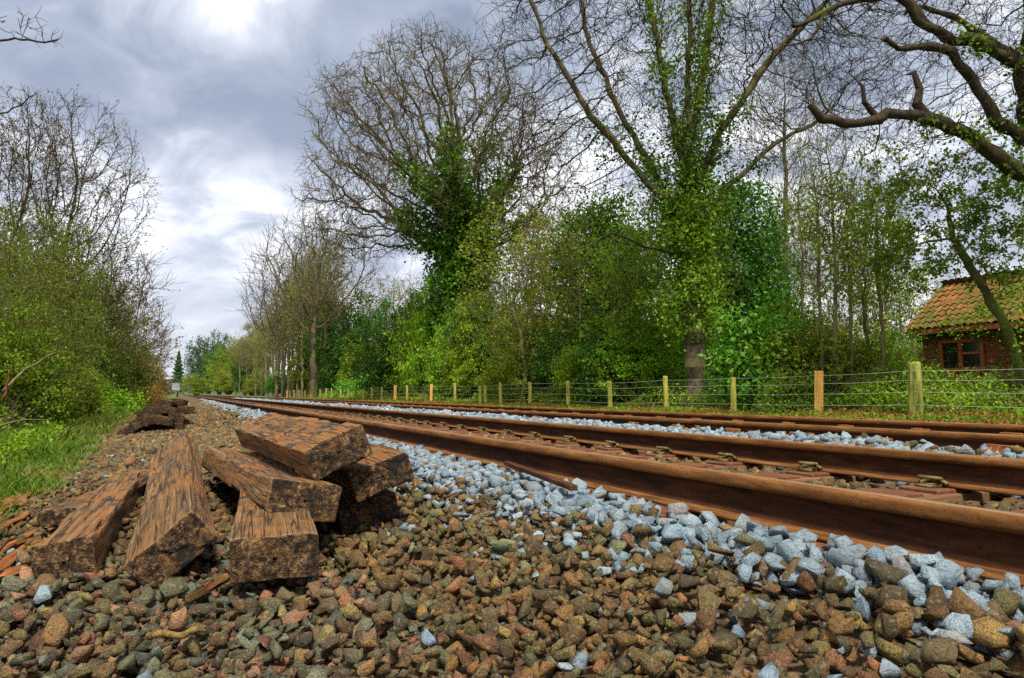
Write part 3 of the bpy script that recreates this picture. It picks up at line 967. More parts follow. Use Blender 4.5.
PILE = [
    ('broad sleeper lying flat in front, its black tarry end facing outward', (0.273, 2.228, -0.045), (0.036, -0.019, -0.099), 0.25, 0.128, 2.30, ((0.45, 0.85),)),
    ('sleeper wedged under the topmost one, orange side and dark cracked end', (0.412, 2.59, 0.067), (-0.022, 0.188, 0.060), 0.25, 0.128, 2.32, ((0.30, 1.3),)),
    ('topmost sleeper of the heap with a black tar smear across it', (0.554, 2.708, 0.224), (0.010, -0.406, 0.049), 0.25, 0.128, 2.04, ((0.25, 0.75), (1.55, 1.85))),
    ('tilted sleeper end poking out toward the rail just under the topmost one', (0.745, 2.783, 0.118), (-0.015, -0.344, -0.035), 0.25, 0.122, 2.30, ((0.5, 0.8),)),
    ('lowest sleeper of the heap on the rail side, mostly buried in shadow', (0.735, 2.95, -0.055), (0.005, -0.20, -0.03), 0.25, 0.122, 2.30, ((0.5, 0.8),)),
    ('sleeper propped on its long edge with a wet dark hollow on its face', (-0.008, 2.54, -0.063), (0.061, -0.71, -0.017), 0.25, 0.128, 2.42, ((0.85, 1.65),)),
    ('narrow split sleeper at the grass side of the heap', (-0.330, 2.78, -0.112), (-0.004, -0.12, -0.026), 0.175, 0.135, 2.25, ((0.75, 1.05), (1.75, 2.0))),
]
for k, (lab, loc, rv, W, T, L, tars) in enumerate(PILE):
    o = link('loose_sleeper', timber_mesh(W, T, L, k + 1, tars), None, timber_mat('old_timber', k + 1))
    o.matrix_world = Matrix.Translation(loc) @ rotvec(rv)
    tag(o, lab, 'railway sleeper', 'sleepers heaped beside the line')
# thin dark slab behind the split sleeper
o = link('loose_sleeper', timber_mesh(0.23, 0.07, 1.6, 19, ((0.1, 1.2),)), None, timber_mat('old_timber', 19))
o.matrix_world = Matrix.Translation((-0.44, 3.75, -0.105)) @ rotvec((0, -0.10, -0.16))
tag(o, 'thin blackened slab of sleeper lying behind the narrow split one', 'railway sleeper', 'sleepers heaped beside the line')

# the farther heap
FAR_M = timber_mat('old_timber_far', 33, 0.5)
FARM = [timber_mesh(0.25, 0.13, 2.5, 40 + k, ((0.4, 0.8), (1.7, 2.1)), 28, 26) for k in range(3)]
for k, (px, dep, z, rz, ry, rx, sl) in enumerate([
        (128, 10.8, -0.10, -0.08, -0.6, 0.03, 1.0), (139, 11.6, 0.02, -0.12, -0.6, 0.03, 1.0), (152, 11.5, 0.04, -0.03, -0.15, 0.0, 1.0), (166, 11.4, 0.03, 0.02, 0.15, 0.0, 1.0), (178, 12.0, 0.08, 0.03, 0.6, 0.0, 1.0),
        (158, 12.3, 0.17, -0.05, -0.2, 0.0, 0.95), (171, 12.2, 0.18, 0.04, 0.25, 0.0, 1.0), (188, 13.0, 0.17, 0.05, 0.0, 0.0, 1.0), (164, 13.2, 0.30, -0.14, 0.25, 0.0, 0.9), (179, 13.8, 0.31, 0.10, 0.1, 0.0, 0.9),
        (144, 13.4, 0.12, -0.2, -0.5, 0.03, 1.0), (176, 11.7, -0.07, 0.03, 0.1, 0.0, 1.0), (160, 11.7, -0.08, -0.03, 0.1, 0.0, 1.0)]):
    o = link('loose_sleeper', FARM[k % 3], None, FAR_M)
    p = px_at(px, 394, dep)
    o.location = (p[0], p[1], z - 0.03)
    o.rotation_euler = (rx, ry, rz)
    o.scale = (1, sl, 1)
    tag(o, 'dark weathered sleeper jumbled in the farther heap along the verge', 'railway sleeper', 'sleepers in the farther heap')

# ------------------------------------------------------------------ small litter on the ballast
def on_ground(x, y, z):
    d = cam_ray(x, y)
    return CAM + d * (z - CAM[2]) / d[2]


a, b = on_ground(146, 651, -0.145), on_ground(207, 643, -0.145)
mb = MB()
nseg = 90
for st in range(3):
    pts = []
    for i in range(nseg):
        t = i / (nseg - 1)
        q = a * (1 - t) + b * t
        q = q + np.array([0.006 * math.sin(t * 5), 0.006 * math.sin(t * 7 + 1), 0.004 * math.sin(t * 9)])
        ph = t * 40 + st * 2.094
        q = q + np.array([0, 0.0045 * math.cos(ph), 0.0045 * math.sin(ph) + 0.030])
        pts.append(q)
    mb.tube(pts, 0.0042, 6)
tag(mb.build('rope', M_ROPE, smooth=True), 'short frayed length of yellowish twisted rope on the stones', 'rope')


def shard(p0, p1, w, t, name, lab, cat, seed, group=None, roll=0.0, mat=None):
    a, b = Vector(p0), Vector(p1)
    L = (b - a).length
    me = timber_mesh(w, t, max(L, 0.06), seed, (), 14, 14)
    r = np.random.default_rng(seed)
    V = np.array([v.co[:] for v in me.vertices])
    k = V[:, 1] / L
    V[:, 0] *= 0.35 + 0.75 * np.sin(np.pi * np.clip(0.1 + 0.85 * k, 0, 1)) + 0.25 * vnoise(V * np.array([0, 30, 0]), 1, seed)
    V[:, 0] += 0.012 * vnoise(V * np.array([0, 9, 0]), 1, seed + 1)
    V[:, 2] += 0.010 * vnoise(V * np.array([20, 14, 0]), 1, seed + 2)
    me.vertices.foreach_set('co', V.astype(np.float32).ravel())
    o = link(name, me, None, mat or M_SPLINT)
    q = (b - a).to_track_quat('Y', 'Z').to_matrix().to_4x4()
    o.matrix_world = Matrix.Translation(a) @ q @ Matrix.Rotation(roll, 4, 'Y')
    return tag(o, lab, cat, group)


shard(on_ground(182, 602, -0.13), on_ground(228, 578, -0.12), 0.035, 0.03, 'wood_chunk', 'broken chunk of brown wood in front of the propped sleeper', 'wood', 203, mat=timber_mat('old_timber_bits', 77, 0.9))
for k, (p0, p1, w) in enumerate([((-20, 512), (44, 488), 0.07), ((-14, 560), (36, 528), 0.045), ((-12, 535), (30, 512), 0.05), ((-20, 590), (38, 556), 0.04), ((-14, 575), (26, 549), 0.03), ((-4, 552), (40, 536), 0.025), ((-20, 525), (22, 500), 0.04)]):
    shard(on_ground(*p0, -0.17), on_ground(*p1, -0.155), w * 1.15, 0.010, 'wood_splinter', 'long orange rotten splinter of wood by the grass edge', 'wood', 220 + k, 'rotten splinters', 0.4 * math.sin(k * 2.1))
mb = MB()
a, b = on_ground(507, 463, 0.075), on_ground(574, 488, 0.068)
d = Vector(b - a); mb.box(((a + b) / 2) + np.array([0, 0, 0.0]), (0.035, d.length, 0.022), (math.asin(max(-1, min(1, d.z / d.length))), 0, -math.atan2(d.x, d.y)))
tag(mb.build('steel_bar', M_RAIL_OLD, bevel=0.003), 'straight rusty steel bar lying on the granite stones', 'steel bar')

# ------------------------------------------------------------------ fence
FD = 11.4
fence = tag(empty('wire_fence', (FD, 0, 0)), 'post and wire fence with mossy and orange wooden posts', 'fence')
NEW = {1, 9, 10, 13, 16, 17, 19}
PIX = [915, 818, 733, 666, 610, 568, 530, 501, 480, 455, 431, 407, 395, 382, 372, 363, 356, 348, 340.5, 331.6, 326, 320, 315, 310, 305, 299, 294, 290, 287]
ORANGE = {818, 431, 395, 363, 315, 305, 287}
ys_posts = []
for px in [1075] + PIX:
    y = y_on(FD, px); ys_posts.append(y)
    depth = y * math.cos(YAW) + FD * math.sin(YAW)
    g = gz(np.array([FD]), np.array([y]))[0]
    h = 0.84 + random.uniform(-.05, .05)
    if px == 818: h = 0.86
    w = 0.145 if px not in (915, 818) else 0.15
    mb = MB()
    n = 6
    if px == 915:
        mb.tube([(0, 0, -.25), (0.01, 0.01, 0.2), (0, -0.01, 0.55), (0.012, 0, h + 0.02), (0.02, 0.0, h + 0.05)], [0.125, 0.118, 0.11, 0.105, 0.09], 10)
        mb.tube([(-0.05, -0.08, -.2), (-0.04, -0.085, 0.3), (-0.03, -0.075, h - 0.05)], [0.05, 0.048, 0.03], 7)
    elif px in ORANGE:
        mb.box((0, 0, h / 2 - .12), (w * 0.82, w * 0.82, h + .24 + (0.03 if px in (818, 431) else 0)))
    else:
        mb.tube([(0, 0, -.25), (0.004, 0, 0.25), (-0.004, 0.004, h - 0.02), (0, 0, h + 0.012)], [w * .47, w * .46, w * .45, w * .36], 9)
    mat = M_POST_OLD if px == 915 else (M_POST_NEW if px in ORANGE else M_POST_MOSS)
    p = mb.build('post', mat, fence, bevel=0.006 if px in ORANGE else 0)
    p.location = (0, y, g)
    p.rotation_euler = (random.uniform(-.035, .035), random.uniform(-.03, .03), random.uniform(-.3, .3))
    if px == 480:
        mb = MB(); mb.box((0, 0, 0.3), (0.10, 0.10, 1.05)); q = mb.build('post', M_POST_MOSS, fence, bevel=0.006); q.location = (0.05, y - 0.42, g)
for z in (0.20, 0.42, 0.62, 0.78):
    mb = MB()
    pts = []
    for y in sorted(ys_posts):
        pts.append((-0.085, y, z + 0.0 + gz(np.array([FD]), np.array([y]))[0]))
    full = []
    for i in range(len(pts) - 1):
        for j in range(3):
            t = j / 3
            q = Vector(pts[i]).lerp(Vector(pts[i + 1]), t); q.z -= 0.015 * math.sin(math.pi * t) * (1 if z > .3 else .5)
            full.append(q)
    full.append(Vector(pts[-1]))
    mb.tube(full, 0.0030, 5, cap=False)
    mb.build('wire', M_WIRE, fence)

# ------------------------------------------------------------------ hut
HD = 18.0
def y_at(X, px): 
    r = cam_ray(px, 394); return X / r[0] * r[1]
yF = y_at(HD, 925)                    # far corner of the front wall
yN = yF - 7.0
hut = tag(empty('wooden_hut', (HD, yF, 0.05)), 'red-brown boarded hut with a mossy orange pantile roof', 'hut')
def dep(X, Y): return X * math.sin(YAW) + Y * math.cos(YAW)
z_eave = CAM[2] + (394 - 330) / F_PX * dep(HD - .25, yF + .2) - 0.05
ew0 = y_at(HD, 942.5) - yF; ew1 = y_at(HD, 987) - yF       # window extent (local y, negative)
zw0 = CAM[2] + (394 - 371) / F_PX * dep(HD, yF + ew0) - 0.05
zw1 = CAM[2] + (394 - 341) / F_PX * dep(HD, yF + ew0) - 0.05
bh = 0.145
nb = int((z_eave + .1) / bh) + 1
BOARD_M = {}
def board(y0, y1, zc, par):
    key = round(y1 - y0, 3)
    if key not in BOARD_M:
        mb = MB(); mb.box((0, 0, 0), (0.022, key, bh + 0.012), (0, 0.0, 0)); BOARD_M[key] = mb.mesh('board'); BOARD_M[key].materials.append(M_BOARD)
    o = link('board', BOARD_M[key], par)
    o.location = (0.0, (y0 + y1) / 2, zc); o.rotation_euler = (0, 0.16, 0)
wall = MB(); wall.box((1.9, -3.5, z_eave / 2 + .0), (3.7, 6.94, z_eave + 0.1)); wall = wall.build('wall', M_BOARD, hut)
for i in range(nb):
    zc = (i + 0.5) * bh
    if zc > zw0 - 0.06 and zc < zw1 + 0.06:
        board(ew0 + 0.03, 0.0, zc, hut); board(-7.0, ew1 - 0.03, zc, hut)
    else:
        board(-7.0, 0.0, zc, hut)
win = MB()
cy, cz = (ew0 + ew1) / 2, (zw0 + zw1) / 2
ww, wh = ew0 - ew1, zw1 - zw0
t = 0.075
win.box((-0.03, ew0 - t / 2, cz), (0.09, t, wh)); win.box((-0.03, ew1 + t / 2, cz), (0.09, t, wh))
win.box((-0.03, cy, zw1 - t / 2), (0.088, ww - 2 * t, t)); win.box((-0.05, cy, zw0 + t / 2 - 0.01), (0.15, ww + 0.1, t))
window = win.build('window', M_FRAME, hut, bevel=0.004)
mb = MB(); mb.box((-0.03, cy + 0.02, cz), (0.08, 0.085, wh - 2 * t)); mb.build('mullion', M_FRAME, window)
mb = MB(); mb.box((-0.03, (cy + ew1 + t) / 2 - 0.01, zw1 - 0.36), (0.07, (cy - ew1 - t) - 0.05, 0.06)); mb.build('transom', M_FRAME, window)
for (q0, q1) in ((ew1 + t, cy - 0.02), (cy + 0.06, ew0 - t)):
    mb = MB(); mb.box((0.002, (q0 + q1) / 2, cz), (0.006, q1 - q0, wh - 2 * t)); mb.build('pane', M_GLASS, window)
# roof: ridge from the photograph
ye = yF + 0.25
rX = None
for X in np.linspace(HD + 0.5, HD + 6, 200):
    x_, y_, z_ = project([X, ye, 3.5])
    if x_ > 944: rX = X; break
rX = rX or HD + 2.6
rz_ = CAM[2] + (394 - 285) / F_PX * dep(rX, ye) - 0.05
ex, ez = -0.32, z_eave
rxl = rX - HD
ang = math.atan2(rz_ - ez, rxl - ex)
sl = math.hypot(rz_ - ez, rxl - ex)
roof = MB()
for sgn in (1, -1):
    x0, x1 = (ex, rxl) if sgn == 1 else (2 * rxl - ex, rxl)
    a0 = [(x0, 0.25, ez - 0.05), (x1, 0.25, rz_ - 0.05), (x1, -7.2, rz_ - 0.05), (x0, -7.2, ez - 0.05)]
    roof.add(a0 + [(x, y, z - 0.06) for x, y, z in a0], [(0, 1, 2, 3), (7, 6, 5, 4), (0, 4, 5, 1), (1, 5, 6, 2), (2, 6, 7, 3), (3, 7, 4, 0)])
roof = roof.build('roof', M_BOARD, hut)
tw, tl = 0.185, 0.26
vs, fs = [], []
nn = 7
for q in range(nn):
    t_ = q / (nn - 1)
    zz = 0.026 * math.sin(t_ * 2 * math.pi) + 0.01
    yy = (t_ - 0.5) * (tw + 0.03)
    vs += [(-tl / 2 - 0.03, yy, zz + 0.03), (tl / 2 + 0.03, yy, zz + 0.0), (-tl / 2 - 0.03, yy, zz + 0.008)]
for q in range(nn - 1):
    a_ = q * 3
    fs += [(a_, a_ + 3, a_ + 4, a_ + 1), (a_, a_ + 2, a_ + 5, a_ + 3)]
tm = MB(); tm.add(vs, fs); TILE = tm.mesh('tile', smooth=False); TILE.materials.append(M_TILE)
rows = int(sl / tl) + 1
ncol = min(int(7.3 / tw), 290 // rows)
for i in range(rows):
    for j in range(ncol):
        s_ = (i + 0.5) * tl
        o = link('tile', TILE, roof)
        o.location = (ex + s_ * math.cos(ang), 0.18 - (j + 0.0) * tw, ez + s_ * math.sin(ang) + 0.01 + random.uniform(-.008, .008))
        o.rotation_euler = (random.uniform(-.05, .05), -ang + random.uniform(-.05, .05), random.uniform(-.04, .04))
rest = MB()
Vt = [Vector(v) for v in vs]
for side in (1, -1):
    for i in range(rows):
        for j in range(ncol if side == 1 else 0, int(7.35 / tw)):
            s_ = (i + 0.5) * tl
            Rt = Euler((0, -ang, 0)).to_matrix()
            q = [Rt @ v + Vector((ex + s_ * math.cos(ang), 0.18 - j * tw, ez + s_ * math.sin(ang) + 0.01)) for v in Vt]
            if side == -1: q = [Vector((2 * rxl - v.x, v.y, v.z)) for v in q]
            rest.add(q, fs)
rest.build('tile_courses', M_TILE, roof)['kind'] = 'stuff'
mb = MB(); mb.box((ex - 0.02, -3.5, ez - 0.09), (0.03, 7.3, 0.13)); mb.build('fascia', M_BOARD, hut)

# ------------------------------------------------------------------ vegetation tools
def unit(v):
    return v / np.maximum(np.linalg.norm(v, axis=-1, keepdims=True), 1e-9)


def ell_points(n, ells, r, hollow=0.0):
    """points in a union of ellipsoids (cx,cy,cz,rx,ry,rz)"""
    ells = np.array(ells, float)
    vol = ells[:, 3] * ells[:, 4] * ells[:, 5]
    k = r.choice(len(ells), n, p=vol / vol.sum())
    d = unit(r.normal(size=(n, 3)))
    rad = r.uniform(hollow ** 3, 1, n) ** (1 / 3)
    return ells[k, :3] + d * rad[:, None] * ells[k, 3:]


def colonize(att, pos, par, step, infl, kill, r, iters=140, trop=(0, 0, 0.0), jit=0.12):
    pos = [np.asarray(p, float) for p in pos]; par = list(par)
    A = att.copy()
    N = np.array(pos)
    d = np.linalg.norm(A[:, None] - N[None], axis=2) if len(N) < 400 else np.stack([np.linalg.norm(N - a, axis=1) for a in A])
    near = d.argmin(1); dist = d.min(1)
    kids = {}
    trop = np.array(trop)
    for it in range(iters):
        m = dist < infl
        if not m.any(): break
        nid = near[m]
        dirs = unit(A[m] - np.array(pos)[nid])
        u, inv = np.unique(nid, return_inverse=True)
        acc = np.zeros((len(u), 3)); np.add.at(acc, inv, dirs)
        acc = unit(acc) + trop + r.normal(0, jit, (len(u), 3))
        acc = unit(acc)
        new = np.array(pos)[u] + acc * step
        base = len(pos)
        good = []
        for q, uu in enumerate(u):
            c = kids.get(uu, 0)
            if c < 4:
                kids[uu] = c + 1
                pos.append(new[q]); par.append(int(uu)); good.append(q)
        if not good: break
        nn = new[good]
        dd = np.linalg.norm(A[:, None] - nn[None], axis=2)
        j = dd.argmin(1); dm = dd.min(1)
        better = dm < dist
        near[better] = base + j[better]; dist[better] = dm[better]
        keep = dist > kill
        A, near, dist = A[keep], near[keep], dist[keep]
        if len(A) == 0: break
    return np.array(pos), np.array(par)


def radii(pos, par, tip, expo, floor=None):
    n = len(pos)
    acc = np.zeros(n)
    nch = np.bincount(par[par >= 0], minlength=n)
    for i in range(n - 1, -1, -1):
        if nch[i] == 0: acc[i] = max(acc[i], tip ** expo)
        if par[i] >= 0: acc[par[i]] += acc[i]
    rad = acc ** (1 / expo)
    if floor is not None:
        rad[:len(floor)] = np.maximum(rad[:len(floor)], floor)
    return rad, nch


def tubes(p0, p1, d0, d1, r0, r1, k):
    ref = np.array([0.31, 0.17, 0.93])
    def frame(d):
        u = np.cross(d, ref); bad = np.linalg.norm(u, axis=1) < 0.15
        u[bad] = np.cross(d[bad], np.array([1.0, 0, 0]))
        u = unit(u); return u, np.cross(d, u)
    a = 2 * np.pi * np.arange(k) / k
    out = []
    for p, d, rr in ((p0, d0, r0), (p1, d1, r1)):
        u, w = frame(d)
        out.append(p[:, None] + rr[:, None, None] * (np.cos(a)[None, :, None] * u[:, None] + np.sin(a)[None, :, None] * w[:, None]))
    V = np.concatenate(out, 1)            # n, 2k, 3
    j = np.arange(k); jn = (j + 1) % k
    f = np.stack([j, jn, jn + k, j + k], -1)
    F = f[None] + (np.arange(len(p0)) * 2 * k)[:, None, None]
    return V.reshape(-1, 3), F.reshape(-1, 4)


def join(parts):
    V, F, b = [], [], 0
    for v, f in parts:
        if len(v) == 0: continue
        V.append(v); F.append(f + b); b += len(v)
    return np.concatenate(V), np.concatenate(F)


def skeleton_mesh(pos, par, rad, thick):
    """returns (trunk verts,faces), (branch verts,faces)"""
    n = len(pos)
    has = par >= 0
    d = np.zeros((n, 3))
    d[has] = unit(pos[has] - pos[par[has]])
    d[~has] = (0, 0, 1)
    # main child per node
    main = np.full(n, -1)
    best = np.zeros(n)
    for i in range(n):
        p = par[i]
        if p >= 0 and rad[i] > best[p]: best[p] = rad[i]; main[p] = i
    dn = d.copy()
    hm = main >= 0
    dn[hm] = unit(d[hm] + d[main[hm]])
    e = np.where(has)[0]
    p = par[e]
    ismain = main[p] == e
    r0 = np.where(ismain, rad[p], np.minimum(rad[p], rad[e] * 1.25))
    d0 = np.where(ismain[:, None], dn[p], d[e])
    t, b = [], []
    for lo, hi, k in ((thick, 99, 9), (thick * 0.35, thick, 5), (-1, thick * 0.35, 3)):
        m = (rad[e] >= lo) & (rad[e] < hi)
        if not m.any(): continue
        q = tubes(pos[p[m]], pos[e[m]], d0[m], dn[e[m]], r0[m], rad[e[m]], k)
        (t if k == 9 else b).append(q)
    return t, b, d


def twigs(p, d, r, n=3, length=0.6, rad=0.008, spread=0.8, seg=2, levels=2, up=0.1):
    out = []
    tips = []
    for lv in range(levels):
        m = len(p) * n
        pp = np.repeat(p, n, 0); dd = np.repeat(d, n, 0)
        L = length * r.uniform(0.5, 1.2, m)[:, None] / seg
        dd = unit(dd + r.normal(0, spread, (m, 3)) + np.array([0, 0, up]))
        rr = np.full(m, rad)
        nodes = []
        for s in range(seg):
            q = pp + dd * L
            r1 = rr * 0.72
            out.append((pp, q, dd, rr, r1))
            nodes.append((q, dd))
            pp = q; rr = r1
            dd = unit(dd + r.normal(0, 0.28, (m, 3)))
        tips = nodes
        p = np.concatenate([x[0] for x in nodes]); d = np.concatenate([x[1] for x in nodes])
        length *= 0.55; rad *= 0.72; n = max(1, n - 1)
    parts = [tubes(a, b, dd, dd, r0, r1, 3) for a, b, dd, r0, r1 in out]
    return parts, p, d


def leaves(C, size, r, up=0.3, aspect=0.6):
    n = len(C)
    size = np.broadcast_to(size, (n,)) * r.uniform(0.6, 1.25, n)
    nr = unit(r.normal(size=(n, 3)) + np.array([0, 0, up]))
    t = unit(np.cross(nr, unit(r.normal(size=(n, 3)))))
    b = np.cross(nr, t)
    s = size[:, None]
    fold = nr * s * 0.18
    V = np.stack([C - t * s * 0.5, C + b * s * aspect * 0.5 + fold, C + t * s * 0.5, C - b * s * aspect * 0.5 + fold], 1).reshape(-1, 3)
    F = np.arange(n * 4).reshape(-1, 4)
    return V, F


def leaf_mesh(name, C, size, r, shade=None, up=0.3, aspect=0.6):
    V, F = leaves(C, size, r, up, aspect)
    rn = r.beta(2.2, 2.2, len(C))
    if shade is not None: rn = np.clip(rn * 0.65 + shade * 0.35, 0, 1)
    return mesh_np(name, V, F, rnd=rn)


def clumped(centres, per, sigma, r):
    k = np.repeat(np.arange(len(centres)), per)
    sh = r.uniform(0, 1, len(centres))[k]
    return centres[k] + r.normal(0, 1, (len(k), 3)) * sigma, sh


def plant_at(name, px, depth, zb=None):
    q = px_at(px, 394, depth)
    z = gz(np.array([q[0]]), np.array([q[1]]))[0] - 0.05 if zb is None else zb
    return empty(name, (q[0], q[1], z), -YAW)


def make_tree(name, root, seed, trunk, ells, natt, step, infl, kill, tip, expo, thick, bark, tw=None, ivy=None, lf=None,
              limbs=(), base_r=None, trop=(0, 0, 0.05), hollow=0.3, jit=0.12, iters=140, wob=0.10, trunk_bark=None):
    """trunk: list of points (local); limbs: list of (points, radius) joined to nearest trunk node"""
    r = np.random.default_rng(seed)
    pos, par = [], []
    def addline(pts, start):
        last = start
        for a, b in zip(pts[:-1], pts[1:]):
            a, b = np.array(a, float), np.array(b, float)
            m = max(1, int(np.linalg.norm(b - a) / step))
            for q in range(1, m + 1):
                w = r.normal(0, step * wob, 3)
                pos.append(a + (b - a) * q / m + w); par.append(last); last = len(pos) - 1
        return last
    pos.append(np.array(trunk[0], float)); par.append(-1)
    addline(trunk, 0)
    floor = [0.0] * len(pos)
    for lim in limbs:
        pts, rr = lim[0], lim[1]
        ef = lim[2] if len(lim) > 2 else 0.35
        st = int(np.argmin([np.linalg.norm(p - np.array(pts[0])) for p in pos]))
        n0 = len(pos)
        addline([pos[st]] + [np.array(q) for q in pts[1:]], st)
        n1 = len(pos) - n0
        floor += list(np.linspace(rr, rr * ef, n1))
    att = ell_points(natt, ells, r, hollow)
    npos0 = len(pos)
    pos, par = colonize(att, pos, par, step, infl, kill, r, iters, trop, jit)
    fl = np.array(floor)
    rad, nch = radii(pos, par, tip, expo)
    if base_r is not None:
        sc = base_r / rad[0]
        if sc > 1: rad = np.where(rad > tip * 3, rad * (1 + (sc - 1) * np.clip(rad / rad[0], 0, 1)), rad)
    rad[:len(fl)] = np.maximum(rad[:len(fl)], fl)
    # root flare
    zrel = pos[:, 2] - trunk[0][2]
    base_m = (zrel < 0.8) & (np.arange(len(pos)) < npos0)
    rad = np.where(base_m, rad * (1 + 0.35 * np.clip(1 - zrel / 0.7, 0, 1) ** 2), rad)
    rad = np.where(rad >= thick, np.maximum(rad * (1 + r.normal(0, 0.09, len(rad))), thick * 1.0001), rad)
    t, b, d = skeleton_mesh(pos, par, rad, thick)
    tipmask = nch == 0
    thin = (rad < tip * 2.6)
    if tw:
        src = np.where(thin & (r.uniform(0, 1, len(pos)) < tw.get('dens', 0.8)) | tipmask)[0]
        tp, tpos, tdir = twigs(pos[src], d[src], r, tw.get('n', 2), tw['len'], tw['rad'], tw.get('spread', 0.7), 2, tw.get('levels', 2), tw.get('up', 0.1))
        b = b + tp
    else:
        tpos, tdir = pos[thin], d[thin]
    if t:
        V, F = join(t); link('trunk', mesh_np('trunk', V, F, smooth=True), root, trunk_bark or bark)
    if b:
        V, F = join(b); link('branches', mesh_np('branches', V, F, smooth=True), root, bark)
    if ivy:
        for iv in (ivy if isinstance(ivy, list) else [ivy]):
            m = (rad > iv['rmin']) & (pos[:, 2] > iv['z0']) & (pos[:, 2] < iv['z1'])
            if 'rx' in iv: m &= (np.abs(pos[:, 0] - iv.get('cx', 0)) < iv['rx'])
            src = np.where(m)[0]
            if len(src) == 0: continue
            wt_ = rad[src] ** iv.get('pw', 0.0); src = r.choice(src, iv['clumps'], p=wt_ / wt_.sum())
            off = unit(r.normal(size=(len(src), 3))) * (rad[src] + r.uniform(0.1, 1, len(src)) * iv['reach'])[:, None]
            C, sh = clumped(pos[src] + off, iv['per'], iv['sig'], r)
            link(iv.get('name', 'ivy'), leaf_mesh('ivy', C, iv['size'], r, sh), root, iv['mat'])
    if lf:
        src = r.choice(len(tpos), lf['clumps'])
        if 'z0' in lf:
            ok = np.where((tpos[:, 2] > lf['z0']) & (tpos[:, 2] < lf['z1']))[0]
            src = r.choice(ok, lf['clumps'])
        C, sh = clumped(tpos[src], lf['per'], lf['sig'], r)
        link('foliage', leaf_mesh('foliage', C, lf['size'], r, sh), root, lf['mat'])
    return root


def bush_meshes(seed, rx, ry, h, clumps, per, sig, size, stems=6, low=0.12, aspect=0.6, twig=True, flat=1.0):
    r = np.random.default_rng(seed)
    d = unit(r.normal(size=(clumps, 3)))
    d[:, 2] = np.abs(d[:, 2]) ** 0.8
    bump_ = 1 + 0.42 * vnoise(d * 2.3 + seed, 1.0, seed) + 0.22 * vnoise(d * 5 + seed, 1.0, seed + 1)
    rad = (0.35 + 0.65 * r.uniform(0, 1, clumps) ** 0.6) * bump_
    C0 = d * rad[:, None] * np.array([rx, ry, h * (1 - low)]) + np.array([0, 0, h * low])
    C, sh = clumped(C0, per, np.array([sig, sig, sig * flat]) * (1.25 if flat < 1 else 1), r)
    C[:, 2] = np.maximum(C[:, 2], 0.03)
    fol = leaf_mesh('foliage', C, size, r, sh, 0.35, aspect)
    # stems from the root to a share of the clumps
    n = max(stems, int(clumps * 0.12))
    k = r.choice(clumps, min(n, clumps), replace=False)
    st = np.column_stack([r.normal(0, 0.02, len(k)), r.normal(0, 0.02, len(k)), np.full(len(k), -0.05)])
    parts = []
    segs = 5
    prev = st; pr = np.full(len(k), 0.012 + 0.012 * h)
    for s in range(1, segs + 1):
        t = s / segs
        q = st * (1 - t) + C0[k] * t
        q[:, 2] += 0.12 * h * math.sin(math.pi * t)
        q = q + r.normal(0, 0.03 * h, q.shape) * (t < 1)
        dd = unit(q - prev)
        nr = np.full(len(k), (0.012 + 0.012 * h) * (1 - 0.75 * t))
        parts.append(tubes(prev, q, dd, dd, pr, nr, 4)); prev, pr = q, nr
    if twig:
        kk = r.choice(clumps, clumps // 2, replace=False)
        tp, _, _ = twigs(C0[kk], unit(C0[kk] - np.array([0, 0, h * 0.2])), r, 3, sig * 3.2, 0.005 + 0.0012 * h, 0.6, 2, 1, 0.2)
        parts += tp
    V, F = join(parts)
    stm = mesh_np('stems', V, F, smooth=True)
    return stm, fol


def place_plant(name, label, cat, px, depth, meshes, mats, scale=(1, 1, 1), rz=0.0, group=None, zb=None, parts=('stems', 'foliage')):
    if scale[0] >= 1.4:
        meshes = {id(B_DENSE[0]): B_THICK[0], id(B_DENSE[1]): B_THICK[1], id(B_FINE[0]): B_TALL[0], id(B_FINE[1]): B_TALL[1], id(B_LOOSE[0]): B_TALL[2], id(B_LOOSE[1]): B_TALL[0], id(B_LOOSE[2]): B_TALL[1]}.get(id(meshes), meshes)
    q = px_at(px, 394, depth)
    if q[0] > 5:                      # stand clear of the fence, same look
        f = max(1.0, 11.7 / max(q[0] - 0.85 * math.hypot(.9 * scale[0], .43 * scale[1]), 2.0))
        depth *= f; scale = tuple(c * f for c in scale)
    root = plant_at(name, px, depth, zb)
    root.rotation_euler[2] += rz
    root.scale = scale
    for pn, me, m in zip(parts, meshes, mats):
        o = bpy.data.objects.new(pn, me)
        COL.objects.link(o)
        if len(me.materials) == 0: me.materials.append(m)
        o.material_slots[0].link = 'OBJECT'
        o.material_slots[0].material = m
        o.parent = root
    tag(root, label, cat, group)
    return root


